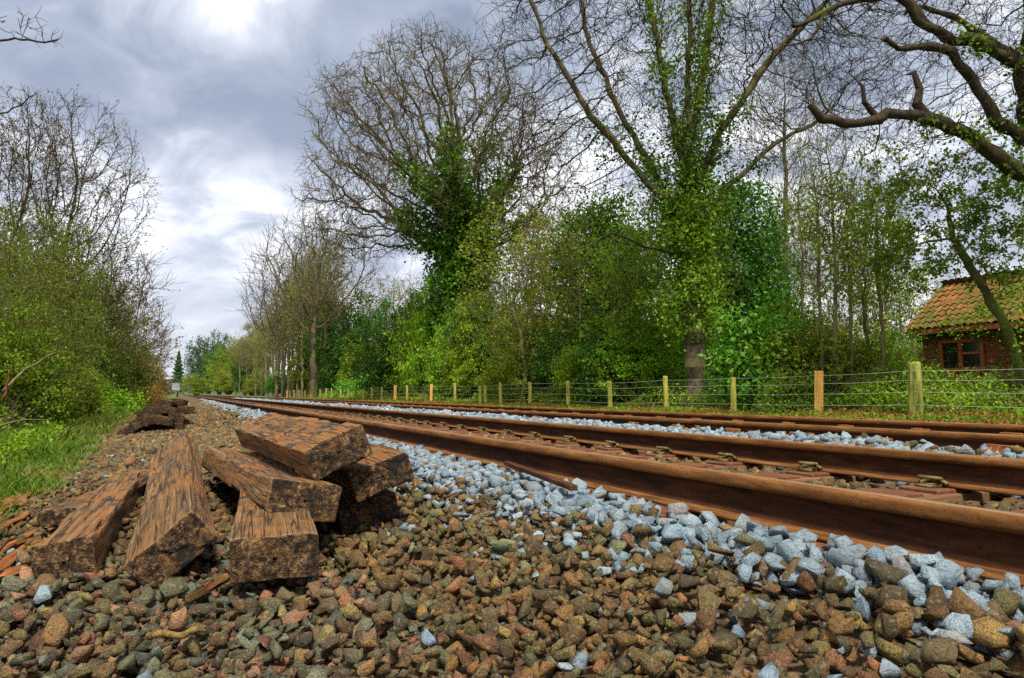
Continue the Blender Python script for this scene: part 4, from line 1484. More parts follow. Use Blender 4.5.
# ------------------------------------------------------------------ big trees behind the fence
root = tag(plant_at('oak_tree', 452, 40), 'great spreading oak, bare outer twigs and thick dark ivy round trunk and inner limbs', 'tree')
make_tree('oak_tree', root, 101, [(0, 0, -0.2), (0.2, 0, 3.0), (0.5, 0.2, 6.5), (0.9, 0, 9.0)],
          [(-1.3, 0, 15.2, 7.4, 6.0, 6.4), (-4.6, 0, 11.5, 4.6, 4.0, 3.6), (3.0, 0, 13.0, 4.6, 4.5, 5.0)], 2600, 0.42, 4.5, 0.72, 0.026, 2.12, 0.10, M_BARK_OAK,
          tw=dict(len=1.0, rad=0.017, n=3, dens=0.75, spread=0.75, levels=2, up=0.05),
          ivy=[dict(rmin=0.16, z0=0.8, z1=12.5, rx=2.2, cx=0.5, clumps=420, per=26, sig=0.32, reach=1.2, size=0.28, mat=L_IVY, pw=2.0),
               dict(rmin=0.20, z0=2.0, z1=14.0, rx=2.6, cx=0.7, clumps=230, per=26, sig=0.30, reach=1.5, size=0.25, mat=L_HOLLY, pw=2.0),
               dict(rmin=0.085, z0=6.8, z1=16.0, rx=4.4, cx=1.2, clumps=620, per=24, sig=0.27, reach=0.75, size=0.27, mat=L_HOLLY, pw=0.7)],
          base_r=0.55, jit=0.26, trop=(0, 0, 0.02))

root = tag(plant_at('ash_tree', 697, 18.8), 'tall tree with bare stout trunk foot and ivy climbing to its fork, behind the posts', 'tree')
S_ = 18.8 / 700
def lp(x, y, d=0.0):       # a point of the tree at 18.8 m
    return ((x - 697) * S_, d, (394 - y) * S_ + 0.445)
make_tree('ash_tree', root, 102, [(0, 0, -0.25), (-0.03, 0, 1.2), (-0.10, 0, 3.2), (-0.15, 0, 5.2), (-0.1, 0, 7.5), (0.0, 0, 10.5), (0.1, 0, 14.0)],
          [(-0.2, 0, 11.5, 5.6, 4.2, 5.5), (-3.2, 0, 8.8, 2.9, 2.5, 3.2), (3.0, 0, 10.0, 2.6, 2.5, 3.4)], 2900, 0.27, 3.0, 0.42, 0.0095, 2.2, 0.045, M_BARK_ASH,
          tw=dict(len=0.75, rad=0.008, n=2, dens=0.85, spread=0.55, levels=2, up=0.15),
          limbs=[([lp(690, 215), lp(650, 185, -.4), lp(590, 120, -.8), lp(548, 50, -1.0), lp(520, -20, -1.2)], 0.065),
                 ([lp(690, 235), lp(660, 165, .3), lp(625, 95, .5), lp(592, 10, .6), lp(580, -60, .5)], 0.07),
                 ([lp(692, 180), lp(670, 70), lp(655, -20), lp(645, -110)], 0.075),
                 ([lp(694, 150), lp(712, 70, .4), lp(728, -30, .5), lp(735, -120, .6)], 0.07),
                 ([lp(694, 200), lp(728, 120, -.4), lp(770, 60, -.7), lp(830, 0, -.9)], 0.055),
                 ([lp(694, 240), lp(735, 180, .3), lp(790, 130, .5), lp(850, 95, .6)], 0.045),
                 ([lp(692, 262), lp(655, 250, -.5), lp(610, 238, -.9), lp(560, 262, -1.2)], 0.045)],
          ivy=[dict(rmin=0.05, pw=1.5, z0=2.1, z1=12.5, rx=1.3, cx=0.0, clumps=560, per=22, sig=0.15, reach=0.36, size=0.115, mat=L_IVY2),
               dict(rmin=0.09, z0=2.5, z1=5.4, rx=1.5, cx=0.0, clumps=190, per=26, sig=0.20, reach=0.85, size=0.115, mat=L_IVY2),
               dict(rmin=0.05, pw=1.0, z0=4.6, z1=8.0, rx=2.2, cx=-0.3, clumps=150, per=24, sig=0.20, reach=0.5, size=0.115, mat=L_IVY)],
          base_r=0.27, trunk_bark=M_BARK_OAK, jit=0.2, trop=(0, 0, 0.05), wob=0.10)

root = plant_at('oak_tree', 1062, 11.6)
tag(root, 'gnarled oak whose heavy limbs and sawn stub reach out over the hut', 'tree')
S_ = 11.6 / 700
def lp(x, y, d=0.0):
    return ((x - 1062) * S_, d, (394 - y) * S_ + 0.445)
make_tree('oak_tree', root, 103, [(0, 0, -0.25), (0.02, 0, 1.5), lp(1092, 260), lp(1082, 205), lp(1066, 150), lp(1058, 60), lp(1062, -30), lp(1050, -120)],
          [((950 - 1062) * S_, 0, (394 - 30) * S_, 2.3, 1.8, 2.2), ((960 - 1062) * S_, .3, (394 - 60) * S_, 1.9, 1.5, 1.5), ((860 - 1062) * S_, -.3, (394 - 10) * S_, 1.6, 1.4, 1.2), (0, 0, 8.6, 3, 2.5, 2.5)], 1500, 0.17, 1.9, 0.27, 0.0058, 2.1, 0.035, M_BARK_DARK,
          tw=dict(len=0.42, rad=0.0048, n=2, dens=0.75, spread=0.75, levels=2, up=0.05),
          limbs=[([lp(1082, 205), lp(1024, 163, -.05), lp(995, 143, -.12), lp(965, 128, -.25), lp(925, 118, -.4), lp(885, 119, -.5), lp(850, 129, -.55), lp(815, 124, -.6), lp(804, 114, -.62)], 0.155, 0.42),
                 ([lp(922, 117, -.4), lp(914, 104, -.4), lp(917, 90, -.42), lp(913, 74, -.42)], 0.075, 0.85),
                 ([lp(872, 117, -.5), lp(860, 106, -.55), lp(856, 92, -.6)], 0.05, 0.7),
                 ([lp(1066, 150), lp(1010, 112), lp(985, 72, -.1), lp(958, 48, -.3), lp(930, 44, -.4), lp(896, 52, -.5), lp(880, 44, -.6)], 0.135),
                 ([lp(1058, 60), lp(1014, 38), lp(985, 34, -.2), lp(962, 36, -.3), lp(938, 30, -.4), lp(918, 20, -.45), lp(912, 4, -.5), lp(892, -6, -.5), lp(860, 2, -.6), lp(820, 20, -.8), lp(780, 45, -1.0)], 0.10),
                 ([lp(950, 34, -.3), lp(935, 10, -.2), lp(925, -25, -.1)], 0.07),
                 ([lp(822, 20, -.8), lp(800, 52, -.9), lp(760, 70, -1.1)], 0.03),
                 ([lp(1058, 60), lp(1010, 15, .2), lp(985, -10, .3), lp(960, -30, .5)], 0.08)],
          ivy=[dict(rmin=0.10, z0=3.4, z1=9, rx=2.0, cx=-0.6, clumps=170, per=16, sig=0.09, reach=0.14, size=0.085, mat=L_IVY2),
               dict(rmin=0.16, z0=0.4, z1=5.0, rx=1.0, cx=0.0, clumps=160, per=16, sig=0.12, reach=0.2, size=0.085, mat=L_IVY2)],
          base_r=0.42, jit=0.34, trop=(0, 0, 0))

root = plant_at('leaning_tree', 1034, 13.2)
tag(root, 'slim leaning tree with sprays of fresh leaves in front of the hut', 'tree')
S_ = 13.2 / 700
def lp(x, y, d=0.0):
    return ((x - 1034) * S_, d, (394 - y) * S_ + 0.445)
make_tree('leaning_tree', root, 104, [lp(1036, 415), lp(1018, 355), lp(1000, 310), lp(978, 268), lp(960, 238), lp(955, 200)],
          [((930 - 1034) * S_, 0, (394 - 215) * S_ + .4, 1.5, 1.2, 1.2), ((1000 - 1034) * S_, 0, (394 - 220) * S_ + .4, 1.3, 1.0, 1.3), ((890 - 1034) * S_, 0, (394 - 245) * S_, 1.0, .8, .7)], 420, 0.16, 1.6, 0.26, 0.005, 2.2, 0.02, M_BARK_MOSS,
          tw=dict(len=0.32, rad=0.003, n=2, dens=0.5, levels=2),
          lf=dict(clumps=1350, per=6, sig=0.055, size=0.085, mat=L_IVY2), base_r=0.085, jit=0.22)

root = tag(plant_at('bare_tree', 312, 63), 'bare rounded tree fanning up behind the yellow-green bush', 'tree')
make_tree('bare_tree', root, 105, [(0, 0, -0.2), (0.1, 0, 3.5), (0, 0, 6.0)], [(0.2, 0, 11.5, 6.0, 4.5, 5.6)], 1100, 0.5, 6, 0.8, 0.024, 2.15, 0.10, M_BARK_OAK,
          tw=dict(len=1.3, rad=0.02, n=2, dens=0.8, spread=0.55, levels=2, up=0.25), base_r=0.22, jit=0.14, trop=(0, 0, 0.12))

root = tag(plant_at('poplar_tree', 790, 31), 'tall narrow poplar with a straight trunk and thin upswept twigs', 'tree')
make_tree('poplar_tree', root, 106, [(0, 0, -0.2), (0, 0, 6), (0.1, 0, 12), (0.2, 0, 15.5)],
          [(0, 0, 10.5, 1.9, 1.9, 6.0), (0, 0, 7, 2.2, 2.2, 3.5)], 800, 0.33, 2.6, 0.5, 0.010, 2.3, 0.05, M_BARK_OAK,
          tw=dict(len=0.9, rad=0.007, n=2, dens=0.9, spread=0.35, levels=2, up=0.6),
          lf=dict(clumps=500, per=3, sig=0.10, size=0.09, mat=L_BROWN), base_r=0.16, jit=0.12, trop=(0, 0, 0.9))

# small ivy-hung and pale-limbed trees in the gap between the two great ones
SMALL = [
    ('thorn_tree', 'pale-limbed thorn tree with crooked ochre branches beside the ivy oak', 522, 27, 201, M_BARK_PALE, L_OLIVE, 8.0, 2.6, 620),
    ('ivy_tree', 'ivy-darkened small tree between the thorn tree and the tall trunk', 604, 30, 202, M_BARK_DARK, L_IVY, 9.2, 2.2, 1500),
    ('thorn_tree', 'greenish thorn tree with fine twigs against the tall trunk', 645, 23, 203, M_BARK_MOSS, L_BRIGHT, 6.4, 2.3, 800),
    ('ivy_tree', 'dense dark ivy-covered tree behind the glossy holly bush', 742, 27, 204, M_BARK_DARK, L_IVY, 8.6, 2.1, 1300),
    ('young_tree', 'slender leafing tree right of the poplar with pale green sprays', 842, 22, 205, M_BARK_PALE, L_OLIVE, 7.6, 1.5, 300),
    ('young_tree', 'open leafing tree whose sprays brush the hut roof end', 893, 24, 206, M_BARK_PALE, L_IVY2, 7.4, 1.3, 240),
    ('young_tree', 'twiggy leafing tree between the two slender ones', 872, 26, 207, M_BARK_MOSS, L_OLIVE, 8.6, 1.6, 260),
    ('thorn_tree', 'rust-twigged small tree under the oak limb', 566, 33, 208, M_BARK_PALE, L_BROWN, 9.5, 2.6, 520),
]
for nm, lab, px, dp_, sd_, bk, lm, h, rx, nl in SMALL:
    root = tag(plant_at(nm, px, dp_), lab, 'tree')
    dens = lm in (L_IVY,)
    make_tree(nm, root, sd_, [(0, 0, -0.2), (0.15, 0, h * 0.18), (-0.1, 0.1, h * 0.38)], [(0, 0, h * 0.62, rx, rx * 0.8, h * 0.38), (0.2, 0, h * 0.4, rx * 0.9, rx * 0.7, h * 0.25)], 420, 0.26, 3.0, 0.42,
              0.008, 2.2, 0.035, bk, tw=dict(len=0.6, rad=0.006, n=2, dens=0.6, levels=2, spread=0.6, up=0.15),
              lf=dict(clumps=nl, per=14 if dens else 7, sig=0.26 if dens else 0.16, size=0.18 if dens else 0.14, mat=lm), base_r=0.09, jit=0.25)

M_BARK_OCHRE = bark_mat('ochre_bark', (0.10, 0.06, 0.02), (0.30, 0.19, 0.075), (0.22, 0.18, 0.05), 0.25)
S_ = 26.0 / 700
for lab, px0, limbs_ in [
    ('bent ochre-barked dead tree leaning toward the tall trunk', 512, [([(505, 385), (520, 340), (532, 300), (545, 262), (572, 236), (592, 205)], .10), ([(532, 300), (520, 262), (528, 232)], .05), ([(520, 340), (500, 306), (482, 300)], .05)])]:
    root = tag(plant_at('dead_tree', px0, 37), lab, 'tree')
    Sd = 37 / 700
    cv = lambda q: ((q[0] - px0) * Sd, 0, (394 - q[1]) * Sd + .445)
    make_tree('dead_tree', root, 700 + px0, [(0, 0, -.1), cv(limbs_[0][0][0])], [(*cv(limbs_[0][0][-1]), 2.2, 1.5, 1.8)], 160, .3, 3.0, .5, .011, 2.2, .001, M_BARK_OCHRE,
              tw=dict(len=.7, rad=.010, n=2, dens=.6, levels=1), limbs=[([cv(q) for q in pts], rr_ * .55, .4) for pts, rr_ in limbs_], base_r=.09, jit=.25)
    for c in root.children:
        if c.name.startswith('branches'): c['kind'] = 'stuff'

# ------------------------------------------------------------------ woodland trees (shared shapes)
WOOD = []
for k in range(5):
    tmp = empty('woodland_tree')
    h = (12, 13.5, 11, 12.5, 10)[k]
    make_tree('w', tmp, 300 + k, [(0, 0, -0.3), (0.1, 0, h * 0.3), (-0.1, 0.1, h * 0.55), (0.1, 0, h * 0.75)],
              [(0, 0, h * 0.74, 1.9, 1.9, h * 0.28), (0.3, 0, h * 0.5, 1.3, 1.3, h * 0.2)], 260, 0.45, 3.5, 0.6, 0.014, 2.25, 0.05, M_BARK_PALE,
              tw=dict(len=1.0, rad=0.014, n=2, dens=0.75, spread=0.55, levels=2, up=0.3),
              lf=dict(clumps=150, per=6, sig=0.22, size=0.20, mat=(L_OLIVE, L_BROWN, L_OLIVE, L_BROWN, L_OLIVE)[k]), base_r=0.11, jit=0.12, trop=(0, 0, 0.2))
    WOOD.append([(c.name.split('.')[0], c.data) for c in tmp.children])
    for c in list(tmp.children): bpy.data.objects.remove(c)
    bpy.data.objects.remove(tmp)


def wood_tree(px, depth, k, sc, label, group, cat='tree', mats=None, leafy=True):
    root = plant_at('woodland_tree', px, depth)
    root.rotation_euler[2] = random.uniform(0, 6.28)
    root.scale = (sc * random.uniform(.9, 1.1), sc * random.uniform(.9, 1.1), sc)
    for nm, me in WOOD[k % 5]:
        if nm == 'foliage' and not leafy: continue
        o = bpy.data.objects.new(nm, me); COL.objects.link(o); o.parent = root
        if mats and nm in mats:
            o.material_slots[0].link = 'OBJECT'; o.material_slots[0].material = mats[nm]
    return tag(root, label, cat, group)


rr = random.Random(5)
for i in range(42):                          # pale poles of the far wood
    px = 234 + i * 2.2 + rr.uniform(-2, 2)
    d = 8837 / (px - 180) * rr.uniform(1.02, 1.28) * 1.02
    wood_tree(px, d, rr.randrange(5), rr.uniform(0.95, 1.30) * (1.0 + 0.22 * (px - 236) / 90), 'pale slender pole tree in the bare wood along the far fence', 'pole trees of the far wood', leafy=i % 3 == 0)
for i in range(14):
    px = 350 + i * 13 + rr.uniform(-5, 5)
    wood_tree(px, rr.uniform(78, 98), rr.randrange(5), rr.uniform(1.1, 1.4), 'thin twiggy tree seen through the gaps behind the ivy oak', 'thin trees behind the ivy oak', leafy=i % 2 == 0)
for i in range(30):
    px = 530 + i * 17.5 + rr.uniform(-7, 7)
    wood_tree(px, rr.uniform(30, 52), rr.randrange(5), rr.uniform(0.65, 1.0) * (1 if px < 800 else 0.62), 'thin twiggy tree in the wood behind the tall trunk and hut', 'thin trees behind the tall trunk', leafy=i % 3 == 0)

for i, px in enumerate((404, 466, 489, 508, 540, 561, 580, 604, 626, 660, 716, 806, 824, 838, 853, 868, 884)):
    dd_ = 8837 / (px - 180) * rr.uniform(1.08, 1.25)
    wood_tree(px, dd_, rr.randrange(5), rr.uniform(0.42, 0.60), 'slim pale sapling with fine twigs standing just behind the fence', 'saplings behind the fence', mats={'foliage': (L_BRIGHT, L_OLIVE, L_IVY2)[i % 3], 'branches': M_BARK_MOSS, 'trunk': M_BARK_PALE}, leafy=i % 4 == 0).scale[:2] = (0.34, 0.34)

# ------------------------------------------------------------------ bushes
B_DENSE = [bush_meshes(400 + k, 1.0, 1.0, 1.9, 300, 30, 0.115, 0.125) for k in range(2)]
B_FINE = [bush_meshes(410 + k, 1.0, 1.0, 2.0, 440, 26, 0.10, 0.085) for k in range(2)]
B_LOOSE = [bush_meshes(420 + k, 1.0, 1.0, 2.1, 340, 20, 0.12, 0.090, stems=14) for k in range(3)]
B_LOW = [bush_meshes(430 + k, 1.0, 1.0, 0.9, 260, 22, 0.09, 0.075, stems=10, low=0.05) for k in range(2)]
B_TALL = [bush_meshes(440 + k, 1.0, 1.0, 2.0, 360, 34, 0.068, 0.062, stems=16, flat=0.55) for k in range(3)]
B_THICK = [bush_meshes(450 + k, 1.0, 1.0, 1.95, 380, 40, 0.075, 0.068) for k in range(2)]
DK, MS, PL = M_BARK_DARK, M_BARK_MOSS, M_BARK_PALE
BUSHES = [
    # label, category, px, depth, mesh, leaf, bark, (sx, sy, sz)
    ('rounded dark evergreen bush between the pole trees and the hawthorn', 'bush', 352, 52, B_DENSE[0], L_IVY, DK, (3.2, 2.0, 3.7)),
    ('yellow-green bush against the rounded dark evergreen', 'bush', 322, 53, B_LOOSE[0], L_OLIVE, PL, (2.3, 2.3, 3.7)),
    ('bright green hawthorn in full leaf under the ivy oak', 'bush', 438, 33.6, B_FINE[0], L_BRIGHT, MS, (2.3, 2, 3.3)),
    ('smaller bright hawthorn leaning on the fence under the ivy oak', 'bush', 474, 31, B_FINE[1], L_BRIGHT, MS, (1.5, 1.4, 2.0)),
    ('upright bright hawthorn in front of the ivy oak, first beyond the fence', 'bush', 425, 40.5, B_FINE[1], L_BRIGHT, MS, (1.45, 1.3, 3.0)),
    ('upright bright hawthorn against the trunk of the ivy oak', 'bush', 452, 37, B_FINE[0], L_BRIGHT, MS, (1.45, 1.3, 2.5)),
    ('yellow-green leafing bush at the fence below the thorn tree', 'bush', 535, 28, B_FINE[1], L_OLIVE, MS, (1.45, 1.2, 1.7)),
    ('bright leafing bush at the fence before the rust-twigged tree', 'bush', 592, 23.5, B_FINE[0], L_BRIGHT, MS, (1.42, 1.2, 1.15)),
    ('dark laurel-like bush between evergreen and hawthorn', 'bush', 398, 41, B_DENSE[1], L_IVY, DK, (2.2, 2, 2.6)),
    ('dark bush in the shade of the ivy oak trunk', 'bush', 495, 35, B_DENSE[0], L_IVY, DK, (2.2, 2, 2.9)),
    ('low green bush at the foot of the dark evergreen', 'bush', 372, 46, B_LOW[0], L_HOLLY, DK, (2.6, 2, 1.9)),
    ('olive bush beside the thorn tree', 'bush', 548, 26.5, B_LOOSE[1], L_OLIVE, MS, (1.7, 1.5, 1.9)),
    ('dark ivy bush behind the fence left of the tall trunk', 'bush', 585, 26, B_DENSE[1], L_IVY, DK, (1.7, 1.5, 1.7)),
    ('green leafing bush just left of the tall trunk', 'bush', 640, 20.5, B_FINE[0], L_BRIGHT, MS, (1.5, 1.3, 1.45)),
    ('dark leafy bush low against the tall trunk', 'bush', 618, 19.4, B_DENSE[0], L_IVY, DK, (1.05, .9, 1.0)),
    ('glossy bright holly bush right of the tall trunk', 'bush', 766, 16.0, B_DENSE[1], L_HOLLY, DK, (1.12, 0.9, 1.22)),
    ('second glossy bush half hidden behind the holly', 'bush', 760, 18.6, B_DENSE[0], L_HOLLY, DK, (1.0, 0.9, 1.0)),
    ('loose green bush between holly and hut', 'bush', 832, 15.6, B_LOOSE[2], L_OLIVE, MS, (1.15, 1.0, 1.0)),
    ('bramble bush behind the orange post', 'bush', 812, 14.5, B_LOW[1], L_BRIGHT, PL, (1.0, .8, .95)),
    ('bramble bush in front of the hut wall', 'bush', 893, 14.0, B_LOW[0], L_IVY2, PL, (1.05, .8, 1.0)),
    ('bramble bush under the hut window', 'bush', 958, 13.6, B_LOW[1], L_OLIVE, PL, (1.0, .8, .85)),
    ('bramble bush at the foot of the leaning tree', 'bush', 1012, 12.6, B_LOW[0], L_IVY2, PL, (.95, .8, .80)),
    ('tall loose bush against the far corner of the hut', 'bush', 896, 17.0, B_LOOSE[0], L_IVY2, MS, (.6, .6, .85)),
    ('loose bush in the wood behind the holly', 'bush', 800, 22, B_LOOSE[1], L_OLIVE, MS, (1.6, 1.5, 1.7)),
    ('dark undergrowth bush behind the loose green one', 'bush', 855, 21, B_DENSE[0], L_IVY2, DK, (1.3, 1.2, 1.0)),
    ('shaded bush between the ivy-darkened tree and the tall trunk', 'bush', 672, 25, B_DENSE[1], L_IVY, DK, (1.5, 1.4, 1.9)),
    ('olive scrub bush left of the thorn tree', 'bush', 512, 30, B_LOOSE[2], L_OLIVE, MS, (1.7, 1.6, 1.7)),
]
for lab, cat, px, d, me, lm, bk, sc in BUSHES:
    place_plant('bush', lab, cat, px, d, me, (bk, lm), sc, rr.choice((0, math.pi)) + rr.uniform(-.2, .2))
# dark fill of the wood behind everything on that side
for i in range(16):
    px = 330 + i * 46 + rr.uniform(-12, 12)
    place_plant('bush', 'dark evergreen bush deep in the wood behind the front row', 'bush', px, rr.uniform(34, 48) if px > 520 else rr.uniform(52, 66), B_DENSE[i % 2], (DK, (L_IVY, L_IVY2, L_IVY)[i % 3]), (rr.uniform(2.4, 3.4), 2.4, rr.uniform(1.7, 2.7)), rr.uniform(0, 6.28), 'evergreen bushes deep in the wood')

# far end of the right-hand wood
for lab, px, d, me, lm, sc in [
    ('ivy-clad tree column at the far end of the wood, tallest', 'x' and 208, 150, B_DENSE[0], L_FAR, (4.2, 4, 6.4)), ('dark ivy column beside the tallest far one', 219, 140, B_DENSE[1], L_IVY, (2.8, 3, 5.0)),
    ('narrow dark ivy column among the pole trees', 245, 112, B_DENSE[0], L_IVY, (2.0, 2, 3.7)), ('pale willow bush at the end of the line', 197, 160, B_FINE[0], L_OLIVE, (3.2, 3, 2.7)),
    ('low green bush at the far fence', 262, 92, B_LOOSE[0], L_OLIVE, (2.6, 2.4, 1.5)), ('round green bush under the far ivy columns', 229, 120, B_FINE[1], L_OLIVE, (3.0, 2.6, 2.0)),
    ('leafy far tree showing above the ivy columns', 228, 165, B_LOOSE[1], L_OLIVE, (5.0, 4.5, 7.0)), ('leafing far tree beside the pole trees', 252, 130, B_LOOSE[2], L_OLIVE, (4.0, 4, 6.2)), ('dark bush at the foot of the pole trees', 285, 82, B_DENSE[1], L_IVY, (2.2, 2, 1.6))]:
    place_plant('far_tree', lab, 'tree', px, d, me, (M_BARK_FAR, lm), sc, rr.uniform(0, 6.28))

# conifer and lineside board at the vanishing point
root = tag(plant_at('conifer_tree', 177.5, 170), 'lone dark pointed conifer at the end of the line', 'tree')
r_ = np.random.default_rng(9)
n = 2600
t_ = r_.uniform(0, 1, n) ** 0.75
hh = 11.0
ang_ = r_.uniform(0, 6.28, n)
whorl = 0.75 + 0.25 * np.sin(t_ * 75)
rad_ = 3.0 * (1 - t_) ** 0.9 * whorl * r_.uniform(0.35, 1, n)
C = np.column_stack([rad_ * np.cos(ang_), rad_ * np.sin(ang_), 0.7 + t_ * (hh - 0.7) - rad_ * 0.2])
link('crown', leaf_mesh('crown', C, 0.55, r_), root, L_FAR)
mb = MB(); mb.tube([(0, 0, -.2), (0, 0, hh * .5), (0, 0, hh * .96)], [0.2, 0.12, 0.03], 7); mb.build('trunk', M_BARK_DARK, root)
M_BOARD_W, _nt, _b = new_mat('enamel_board', 0.5, 0.3)
_g = ND(_nt, 'ShaderNodeTexCoord').outputs['Object']
setc(_nt, _b, ramp(_nt, noise(_nt, _g, 5, 4), [(0.4, (0.20, 0.23, 0.27)), (0.6, (0.30, 0.34, 0.38))]))
root = tag(plant_at('lineside_board', 176, 75), 'small pale board on a short post far down the line', 'sign')
mb = MB(); mb.box((0, 0, .95), (0.10, 0.10, 2.0)); mb.build('post', M_POST_OLD, root)
mb = MB(); mb.box((0, -0.08, 1.45), (0.85, 0.05, 0.75)); mb.build('board', M_BOARD_W, root, bevel=0.01)

# ------------------------------------------------------------------ left-hand side
def left_tree(px, depth, h, rx, seed, label, lean=0.0, bark=M_BARK_DARK, natt=1000, leafmat=L_BROWN, nleaf=900):
    root = tag(plant_at('bare_tree', px, depth), label, 'tree')
    k = depth / 25
    make_tree('bare_tree', root, seed, [(0, 0, -0.2), (0.1 + lean * .1, 0, h * 0.16), (lean * .3, 0, h * 0.34)],
              [(lean, 0, h * 0.68, rx, rx * 0.8, h * 0.34), (lean * 0.7, 0, h * 0.42, rx * 1.05, rx * 0.8, h * 0.22)], natt, 0.26 * k, 3.4 * k, 0.42 * k, 0.009 * k, 2.15, 0.045 * k, bark,
              tw=dict(len=0.62 * k, rad=0.010 * k, n=2, dens=0.85, spread=0.5, levels=2, up=0.25),
              lf=dict(clumps=nleaf, per=3, sig=0.05 * k, size=0.075 * k, mat=leafmat), base_r=0.15 * k, jit=0.08, trop=(0, 0, 0.16))


root = tag(plant_at('bare_tree', 276, 84), 'second bare rounded tree among the far pole trees', 'tree')
make_tree('bare_tree', root, 107, [(0, 0, -0.2), (0.1, 0, 4.0), (0, 0, 7.0)], [(0.0, 0, 11.5, 4.6, 4.0, 5.4)], 700, 0.6, 7, 0.95, 0.03, 2.15, 0.10, M_BARK_OAK,
          tw=dict(len=1.5, rad=0.025, n=2, dens=0.8, spread=0.55, levels=2, up=0.25), base_r=0.2, jit=0.14, trop=(0, 0, 0.12))
left_tree(44, 25, 11.2, 2.9, 501, 'tall bare tree with dark budding twigs above the left hedge', 0.5, natt=1700, nleaf=2600)
left_tree(-12, 22, 10.0, 2.6, 502, 'bare budding tree beside the tallest one on the left hedge', 0.2, natt=1300, nleaf=2000)
left_tree(88, 36, 8.6, 3.2, 503, 'bare tree with spreading low boughs toward the line', 0.7, bark=M_BARK_OAK, natt=900, nleaf=500)
left_tree(113, 62, 9.6, 4.0, 504, 'hazy twigged tree farther along the left hedge', 0.6, bark=M_BARK_FAR, natt=700, nleaf=400)
left_tree(130, 92, 9.5, 4.6, 505, 'far brown-twigged tree closing the left hedge', 0.8, bark=M_BARK_FAR, natt=600, nleaf=300)
LB = [
    ('dense yellow-green shrub between the two bare trees', 32, 22, B_FINE[0], L_HEDGE, MS, (1.7, 1.6, 1.6)),
    ('yellow-green shrub beneath the spreading low boughs', 92, 27, B_LOOSE[2], L_HEDGE, MS, (1.7, 1.6, 1.3)),
    ('olive shrub under the tree with spreading low boughs', 110, 37, B_LOOSE[0], L_HEDGE, PL, (2.0, 2.0, 1.7)),
    ('brownish twiggy shrub along the left hedge before the hazy tree', 124, 50, B_LOOSE[1], L_BROWN, PL, (2.7, 2.4, 2.6)),
    ('brown shrub at the far bend of the left hedge', 137, 72, B_LOOSE[2], L_BROWN, PL, (3.0, 3.0, 2.7)),
    ('rust-brown bracken clump at the end of the grass verge', 146, 46, B_LOW[0], L_BRACKEN, PL, (1.5, 1.3, 1.3)),
    ('small rust bracken clump by the farther heap', 135, 30, B_LOW[1], L_BRACKEN, PL, (1.0, 1.0, .9)),
    ('bright green young shrub with feathery leaves at the verge', 10, 11.2, B_TALL[1], L_IVY2, MS, (.95, .9, 1.0)),
    ('bright feathery shrub beside the grass under the olive shrub', 56, 15.5, B_TALL[0], L_BRIGHT, MS, (1.0, .9, .75)),
    ('dark ivy clump inside the left hedge', 60, 23, B_DENSE[0], L_IVY, DK, (1.2, 1.0, 2.2)),
    ('low bright bush edging the grass before the bracken', 98, 21, B_LOW[0], L_BRIGHT, MS, (1.3, 1.1, 1.2)),
    ('low tangled bush at the grass edge near the pale stick', 30, 12.6, B_LOW[1], L_HEDGE, PL, (1.1, 1.0, 1.1)),
    ('far shrub closing the left side of the line', 149, 100, B_FINE[0], L_BROWN, PL, (3.4, 3, 2.4)),
]
for lab, px, d, h, rx, sd_, lm in [('olive leafing small tree under the tallest bare tree', 44, 20, 6.0, 1.8, 521, L_HEDGE), ('olive leafing small tree at the hedge end by the bare budding tree', 4, 15.5, 5.0, 1.7, 522, L_HEDGE),
                                    ('olive leafing small tree between the two bare trees', 18, 23, 6.6, 2.1, 523, L_HEDGE), ('yellowish leafing tree beneath the spreading low boughs', 76, 28, 6.4, 2.0, 524, L_HEDGE),
                                    ('brown-green leafing tree before the hazy one', 100, 40, 6.4, 2.4, 525, L_HEDGE), ('green leafing sapling over the bright feathery shrub', 22, 12.5, 3.4, 1.2, 526, L_HEDGE)]:
    root = tag(plant_at('small_tree', px, d), lab, 'tree')
    k = d / 20
    make_tree('small_tree', root, sd_, [(0, 0, -.2), (0.1, 0, h * .1), (0, 0, h * .2)], [(0, 0, h * .58, rx, rx * .8, h * .42), (0, 0, h * .35, rx * 1.1, rx * .9, h * .3)], 520, .2 * k, 2.6 * k, .32 * k, .007 * k, 2.2, .03 * k, M_BARK_MOSS,
              tw=dict(len=.5 * k, rad=.0065 * k, n=2, dens=.7, spread=.55, levels=2, up=.2), lf=dict(clumps=1150, per=6, sig=.08 * k, size=.075 * k, mat=lm), base_r=.07 * k, jit=.2)
for lab, px, d, me, lm, bk, sc in LB:
    place_plant('shrub', lab, 'shrub', px, d, me, (bk, lm), sc, rr.uniform(0, 6.28))
for i in range(9):
    px = -40 + i * 19 + rr.uniform(-5, 5)
    wood_tree(px, 26 + i * 4.5, rr.randrange(5), rr.uniform(0.5, 0.72), 'thin leafing tree inside the left hedge', 'thin trees of the left hedge', mats={'foliage': L_OLIVE, 'branches': M_BARK_MOSS})

